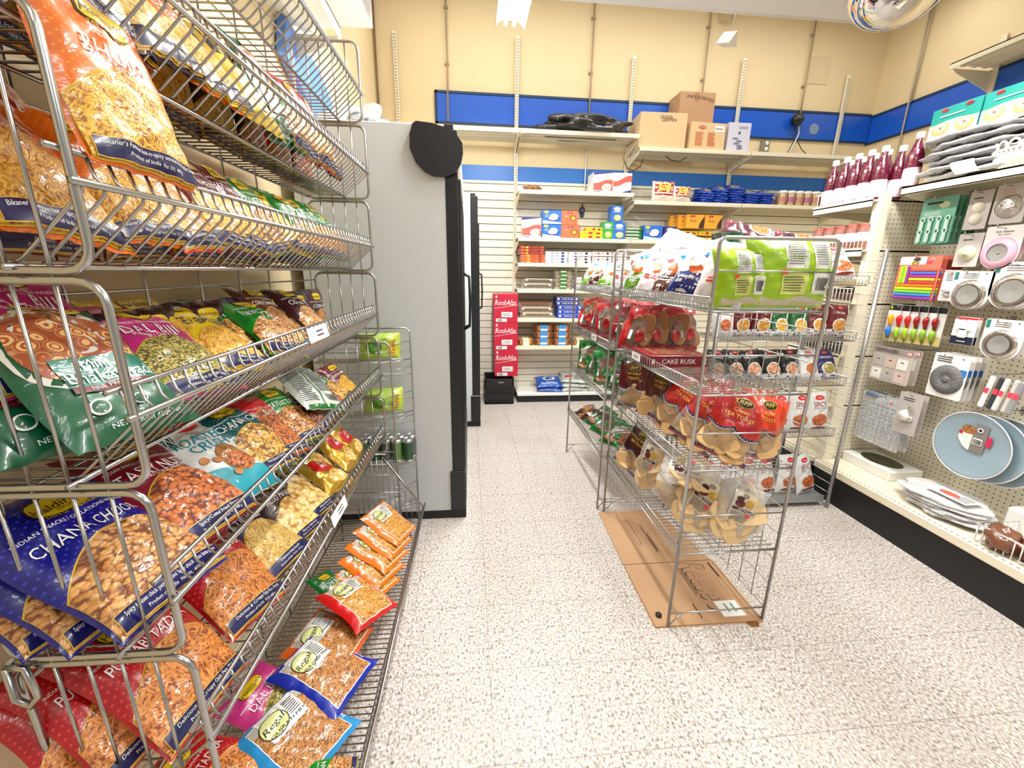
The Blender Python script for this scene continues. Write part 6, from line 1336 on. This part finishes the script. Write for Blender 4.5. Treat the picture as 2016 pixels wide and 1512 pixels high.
def mk_clip(k):
    def f(D, root, W, H):
        D.ell(pm('leaf', srgb(210, 225, 190), .5), .3, .65, .3, .14); D.lines(SW, -.8, .3, .15, .4, 3, .3); D.lines(M_blk, -.7, .2, .68, .85, 1, .5)
        if k < 4:
            for r_ in range(2):
                for c in range(4):
                    y, z = W*.72-c*W*.48, -H*1.12-r_*H*.52; m = MB(); m.tube([(-.006, y+.010*cos(a), z+.02+.012*sin(a)) for a in [2*pi*i/12 for i in range(12)]], .004, 6, closed=True); m.bbox(-.012, -.002, y-.010, y+.010, z-.035, z+.008, .004); m.build('plastic_clip', pm('mint_clip', srgb(205, 235, 225), .3), root)
    return card(X0, 2.19, 2.02, 1.57, 1.80, pm('mint_card', srgb(105, 175, 150), .4, coat=.5), f)
stack(6, .028, mk_clip, 'mint green card of white clips on the pegboard hook, %s card'); hook(2.1, 1.79)
def mk_valve(k):
    def f(D, root, W, H):
        hole(D); D.lines(M_blk, -.6, .3, .55, .7, 1, .4)
        for z in (-H*.85, -H*1.45): relief(root, [(0, -.02), (W*.3, -.02), (W*.55, -.006), (W*.58, 0)], 0, z, pm('cream_rubber', srgb(225, 220, 205), .4), 'rubber_stopper')
    return card(X0, 1.97, 1.875, 1.625, 1.80, M_cardg, f)
stack(2, .02, mk_valve, 'grey card with two cream stoppers, %s card'); hook(1.92, 1.79)
def mk_scrub(k):
    def f(D, root, W, H): D.lines(pm('rose', srgb(190, 120, 120), .5), -.6, .2, .5, .8, 3); relief(root, [(0, -.03), (W*.4, -.028), (W*.75, -.012), (W*.8, 0)], 0, -H*1.15, pm('steel_wool', (.6, .58, .55), .3, .9, bump=1., bscale=60), 'steel_scrubber')
    return card(X0, 1.865, 1.74, 1.64, 1.81, M_cardg, f)
stack(2, .025, mk_scrub, 'grey card with a shiny steel scrubber, %s card'); hook(1.81, 1.80)
cols = [srgb(140, 60, 170), srgb(60, 140, 220), srgb(120, 200, 60), srgb(200, 220, 40), srgb(240, 120, 40), srgb(235, 70, 60), srgb(190, 210, 40), srgb(170, 40, 150), srgb(70, 110, 210), srgb(235, 90, 60)]
def mk_spat(k):
    def f(D, root, W, H):
        D.rect(SW, -.98, .3, .62, .97, 1, 1); D.ell(M_dark, -.15, .85, .18, .08); D.ell(P_dal, -.2, .7, .2, .1); D.ell(M_pink, .45, .72, .14, .06, 4); hole(D)
        if k < 3:
            for i, c in enumerate(cols):
                z = -2*H+.012+i*.0165; m = MB(); m.bbox(-.010, -.001, -W*.92, W*.92 if i < 5 else W*.3, z-.007, z+.007, .003); m.build('plastic_bag_sealer', pm('sealer%d' % i, c, .35), root)
            for i, c in enumerate((0, 3, 2, 6)): m = MB(); m.bbox(-.011, -.001, W*.36+i*.013, W*.36+i*.013+.011, -H*1.25, -H*.45, .003); m.build('plastic_bag_sealer', pm('sealer%d' % c, cols[c], .35), root)
    return card(X0, 2.24, 2.02, 1.275, 1.508, pm('salmon_card', srgb(215, 110, 90), .4, coat=.5), f)
stack(5, .032, mk_spat, 'card of rainbow coloured bag sealers, %s card'); hook(2.12, 1.50)
def mk_plug(k):
    def f(D, root, W, H): hole(D); D.lines(M_blk, -.6, .3, .55, .7, 1, .4); relief(root, [(0, -.022), (.008, -.022), (.01, -.012), (W*.65, -.010), (W*.75, 0)], 0, -H*1.2, pm('pale_rubber', srgb(205, 205, 175), .35), 'rubber_plug')
    return card(X0, 1.97, 1.865, 1.45, 1.607, M_cardg, f)
stack(3, .02, mk_plug, 'grey card with one pale round plug, %s card'); hook(1.915, 1.60)
def mk_pink(k):
    def f(D, root, W, H):
        D.text(M_blk, 'Sink Strainer', 0, .74, .010, wmax=W*1.5); D.text(M_blk, "Filtre d'evier", 0, .6, .007); D.rect(pm('midgrey', srgb(150, 145, 142), .4), -.95, .95, .45, .97, 1, 1) if 0 else None
        relief(root, [(W*.55, -.012), (W*.9, -.012), (W*.95, 0)], 0, -H*1.25, pm('pink_rubber', srgb(232, 170, 190), .4), 'pink_ring'); relief(root, [(0, -.004), (W*.55, -.008)], 0, -H*1.25, M_mesh, 'mesh_basket'); relief(root, [(0, -.008), (.006, -.007)], 0, -H*1.25, M_sil, 'centre_knob')
    return card(X0, 1.86, 1.715, 1.44, 1.63, M_cardw, f, rnd_top=True)
stack(2, .022, mk_pink, 'white card with a pink rimmed sink strainer, %s card'); hook(1.79, 1.62)
def strainer(W, H, cz, ry=1., k=0):
    def f(D, root, W_, H_):
        hole(D); D.rect(pm('teal_print', srgb(40, 120, 110), .5), -.95, -.75, .55, .95, 1, 1); D.lines(M_blk, -.5, .3, .6, .9, 3, .3)
        r = W_*.86; relief(root, [(r*.62, -.010), (r*.9, -.013), (r, -.006), (r, 0)], 0, -H_*cz, M_sil, 'steel_rim', 1, ry); relief(root, [(0, -.004), (r*.62, -.010)], 0, -H_*cz, M_mesh, 'mesh_basket', 1, ry)
    return f
def mk_small(k):
    def f(D, root, W, H): hole(D); D.lines(M_blk, -.6, .2, .3, .8, 4, .3); relief(root, [(0, -.02), (W*.6, -.018), (W*.7, 0)], 0, -H*1.25, pm('white_rubber', srgb(236, 236, 236), .3), 'white_cap', 1, .6); relief(root, [(0, -.012), (W*.4, -.01), (W*.4, 0)], 0, -H*1.6, pm('clear_ish', srgb(200, 200, 200), .2), 'lower_ring', 1, .6)
    return card(X0+.02, 2.01, 1.93, 1.28, 1.435, M_cardw, f)
stack(2, .02, mk_small, 'narrow white card with small white caps, %s card'); hook(1.975, 1.425)
for (nm, a, b_, z0, z1, lab, hk) in (('big', 1.945, 1.775, 1.245, 1.43, 'white card with the left round steel strainer', 1.86), ('big2', 1.785, 1.60, 1.26, 1.47, 'white card with the largest steel strainer at picture edge', 1.70), ('oval', 1.755, 1.60, 1.03, 1.215, 'pale card with a deep steel strainer in the middle right', 1.68)):
    stack(2, .025, lambda k, a=a, b_=b_, z0=z0, z1=z1: card(X0, a, b_, z0, z1, M_cardw, strainer(0, 0, 1.22), rnd_top=True), lab+', %s card'); hook(hk, z1-.012)
ccl = [(srgb(245, 170, 20), srgb(50, 120, 220)), (srgb(215, 30, 30), srgb(170, 210, 50)), (srgb(205, 30, 30), srgb(170, 210, 50)), (srgb(150, 25, 25), srgb(150, 190, 50)), (srgb(150, 20, 25), srgb(140, 180, 50)), (srgb(140, 20, 25), srgb(140, 180, 50))]
def mk_bclip(k):
    a, b_ = ccl[k]
    def f(D, root, W, H):
        D.rect(M_blk, -.98, .98, .68, .98, 1, 1); D.ell(pm('lime_dot', srgb(170, 210, 40), .5), -.6, .83, .18, .1); D.rect(pm('food_print', srgb(200, 180, 110), .5), -.95, .95, -.98, -.5, 1, 1)
        for (z, c, ty) in ((-H*.85, a, 1), (-H*1.5, b_, -1)):
            m = MB(); m.tube([(-.008, 0, z+.03), (-.014, 0, z+.02), (-.016, 0, z+.004), (-.012, 0, z-.015), (-.008, 0, z-.032)], [.006, .013, .0135, .009, .008], 10); m.build('clip_handle', pm('cl_%d_%d_%d' % tuple(int(99*q) for q in c), c, .3), root)
    r = card(X0, 2.235, 2.165, 1.035, 1.245, M_cardw, f); r.location.y -= .038*k; return r
stack(6, .012, mk_bclip, 'card with bright plastic clips under the rainbow sealers, %s card'); hook(2.15, 1.235)
def mk_shirt(k):
    def f(D, root, W, H): D.rect(M_red, -.98, .98, .85, .98, 1, 1); D.rect(pm('dark_blue_card', srgb(30, 35, 60), .4), -.98, .98, -.98, -.4, 1, 1); m = MB(); m.bbox(-.012, -.001, -.02, .02, -H*1.5, -H*.7, .006); m.bbox(-.012, -.001, -.032, .032, -H*1.0, -H*.75, .006); m.build('white_shape', SW, root); D.lines(M_txtw, -.4, .4, -.85, -.65, 1)
    return card(X0, 1.885, 1.785, 1.075, 1.21, M_cardw, f)
stack(2, .02, mk_shirt, 'card with small white hook, %s card'); hook(1.835, 1.2)
def mk_six(k):
    def f(D, root, W, H):
        D.rect(pm('taupe_card', srgb(160, 150, 146), .4), -.98, .98, .62, .98, 1, 1); D.ell(M_red, .78, .8, .13, .13); D.ell(SW, .78, .8, .105, .105); D.text(M_red, '6', .78, .8, .018); D.lines(M_blk, -.9, .4, .7, .9, 3, .3)
        for i in range(3):
            for j in range(2): D.lay = 3; D.rect((SW, M_cardg, pm('blush', srgb(220, 195, 188), .5))[(i+j) % 3], -.9+.6*i, -.38+.6*i, -.9+.75*j, -.3+.75*j, 1, 1); D.ell(M_dark, -.64+.6*i, -.5+.75*j, .08, .03)
    return card(X0, 2.265, 2.03, .80, 1.0, pm('beige_card', srgb(200, 192, 180), .4, coat=.4), f)
stack(2, .05, mk_six, 'beige card with a red six badge and printed squares, %s card'); hook(2.14, .99)
def mk_mat(k):
    def f(D, root, W, H): hole(D); D.rect(pm('bluep', srgb(40, 120, 200), .5), .6, .95, .1, .4, 1, 1); D.lines(M_blk, -.8, .1, .6, .9, 3, .4); relief(root, [(0, -.008), (.01, -.012), (.012, -.006), (W*.35, -.006), (W*.4, -.010), (W*.9, -.006), (W*.92, 0)], 0, -H*1.15, pm('grey_mat', (.16, .16, .16), .35, bump=.8, bscale=120), 'round_mat')
    return card(X0, 1.93, 1.765, .795, 1.02, M_cardw, f)
stack(4, .03, mk_mat, 'clear pack with a round dark sink mat, %s pack'); hook(1.85, 1.01)
for k, c in enumerate(((.9, .9, .9), (.04, .05, .06), (.75, .75, .72), (.6, .6, .58), (.3, .3, .32))):
    m = MB(); m.bbox(0, .012, -.012, .012, -.16, 0, .01); o = m.build('peeler', pm('peel%d' % k, c, .3)); o.location = (X0+.01*(k % 2), 1.665-.028*k, .955); o.rotation_euler = (.12, 0, 0)
    m = MB(); m.box(-.0012, 0, -.009, .009, -.085, -.06); m.build('price_sticker', M_pink, o); tag(o, 'small hanging kitchen tool with a pink sticker, %s from left' % ORD[k+1], 'kitchen tool')
HK[0] = 'hanging kitchen tools'; hook(1.66, .965, 2.42)
def mk_bub(k):
    def f(D, root, W, H):
        D.ell(M_pink, .3, .72, .07, .03, 4); m = MB()
        for i in range(9):
            for j in range(10):
                m.lathe([(0, -.006), (.008, -.005), (.0125, 0)], c=(0, W*.86-i*W*.215, -H*.42-j*H*.155), axis='x', n=8)
        m.build('bubble_mat', film('mat_clear', (.9, .93, .97), .2, .1), root); m = MB(); m.bbox(-.01, 0, W*.3, W*.85, -H*.2, -H*.05, .004); m.build('folded_edge', pm('bluegrey', srgb(90, 120, 150), .4), root)
    return card(X0+.03, 2.295, 2.01, .40, .715, film('mat_sheet', (.86, .9, .95), .22, .12), f)
stack(2, .06, mk_bub, 'clear bubble textured bath mat pack hanging low, %s pack'); hook(2.15, .705)
def mk_pc(k):
    def f(D, root, W, H): D.lines(M_blk, -.6, .4, .6, .8, 2, .4); relief(root, [(0, -.02), (W*.45, -.018), (W*.5, 0)], W*.1, -H*1.1, SW, 'white_plug'); relief(root, [(0, -.016), (W*.2, -.015), (W*.22, 0)], -W*.4, -H*1.2, M_sil, 'chain_coil'); m = MB(); m.tube([(-.012, -W*.3+.012*cos(i), -H*.75-.03*sin(i*.8)) for i in range(14)], .0025, 6); m.build('bead_chain', M_sil, root)
    return card(X0-.03, 2.025, 1.90, .55, .78, M_cardg, f)
stack(2, .03, mk_pc, 'grey card with white plug and bead chain, %s card'); hook(1.96, .77)
# round glass covers
for k in range(3):
    t_ = empty('round_glass_lid', (X0+.02+.028*k, 1.675-.045*k, .60)); R = .163
    m = MB(); m.lathe([(0, 0), (R*.93, 0), (R, -.006), (R*.985, -.012), (R*.93, -.008), (0, -.006)], axis='x', n=48); m.build('glass_disc', pm('smoky_glass', srgb(150, 172, 184), .08, coat=.5), t_)
    m = MB(); m.tube([(-.012, R*cos(2*pi*i/48), R*sin(2*pi*i/48)) for i in range(48)], .003, 6, closed=True); m.build('bright_rim', pm('rim_bright', (.85, .87, .88), .1, .3), t_)
    if k == 0:
        D = Dec(lambda u, v, off=0: (-.010-off, -u*.06-.0, .03+v*.06), .06, .06); D.lay = 3; D.rect(pm('lidgrey', srgb(130, 126, 122), .4), .0, .95, -.95, 1.35, 2, 2); D.band(SW, -.95, 0, lambda u: -.9+.9*abs(u)**2, lambda u: .45, 8, 3); D.ell(P_mix, -.35, .75, .5, .35); D.rect(M_red, -.95, -.7, .25, .5, 1, 1); D.rect(SW, .1, .75, -.3, .25, 1, 1); D.bars(M_blk, .15, .7, -.25, .15); D.rect(pm('magenta', srgb(205, 40, 80), .5), 1.0, 1.35, -.2, .6, 1, 1); D.ell(SW, .45, .95, .2, .2); D.ell(M_blk, .45, .95, .12, .12); D.mb.build('printed_label', D.mats, t_)
    tag(t_, 'large round clear glass plate cover hanging low at right, %s one' % ORD[k+1], 'kitchenware')
HK[0] = 'round glass plate covers'; hook(1.68, .775)
# goods on the deck
t_ = empty('plate_box', (2.55, 2.15, .232)); tag(t_, 'white box with a dark oval patterned plate print on the deck', 'box')
m = MB(); m.box(-.11, .11, -.16, .16, 0, .058, 0, bev=.004); m.build('box_body', M_white, t_); D = Dec(lambda u, v, off=0: (u*.1, v*.15, .0585+off), .1, .15); D.ell(pm('plate_pattern', srgb(60, 66, 50), .3, bump=.3, bscale=80), 0, 0, .8, .8, n=32); D.ell(nuts('dark_pattern', srgb(90, 95, 60), srgb(30, 34, 30), srgb(20, 20, 16), 50), 0, 0, .74, .74, n=32); D.mb.build('printed_plate', D.mats, t_)
for k in range(4):
    o = crumple('wrapped_tray', 2.43, 1.66+.015*k, .255+.019*k, .12, .165, .019, 30+k, pm('dark_tray', (.07, .05, .045), .2, coat=1.), 30, 5, .5)
    c = crumple('plastic_wrap', 2.43, 1.66+.015*k, .257+.019*k, .127, .172, .0215, 30+k, film('crinkle_wrap', op=.30, rough=.15), 30, 5, .6); c.parent = o
    tag(o, 'brown tray in clear wrap lying on the gondola deck, %s from bottom' % ORD[k+1], 'tray')
D = Dec(lambda u, v, off=0: (2.40+v*.05, 1.64-u*.09, .345+off), .09, .05); D.rect(SW, -1, 1, -1, 1, 2, 2); D.ell(SR, -.2, 0, .5, .5); D.lines(M_blk, .2, .9, -.7, .7, 4); o = D.mb.build('paper_insert', D.mats); tag(o, 'white and red paper insert on top of the wrapped trays', 'label')
t_ = empty('wire_basket', (2.40, 1.28, .232)); tag(t_, 'small white wire basket on the deck at the right edge', 'basket'); m = MB()
for k in range(13): y = -.16+k*.0267; m.tube([(-.115, y, .09), (-.11, y, 0), (.12, y, 0), (.125, y, .09)], .0028, 6)
for k in range(8): x = -.11+k*.033; m.tube([(x, .16, .09), (x, .16, 0), (x, -.16, 0), (x, -.16, .09)], .0028, 6)
m.tube([(-.115, -.16, .09), (-.115, .165, .09), (.125, .165, .09), (.125, -.16, .09)], .0045, 8, closed=True); m.build('basket_wires', M_white, t_)
for k in range(4):
    o = crumple('wrapped_snack', 2.33+.05*(k % 2), 1.37-.085*k, .285, .055, .06, .045, 50+k, pm('brown_snack', srgb(120, 72, 50), .25, coat=.8, bump=.5, bscale=40), 24, 5, 1.2); tag(o, 'brown snack in clear wrap in the white wire basket, %s from far end' % ORD[k+1], 'snack')
m = MB(); m.bbox(2.50, 2.62, 1.36, 1.50, .232, .37, .01); tag(m.build('white_container', M_white), 'small white container on the deck behind the wire basket', 'container')
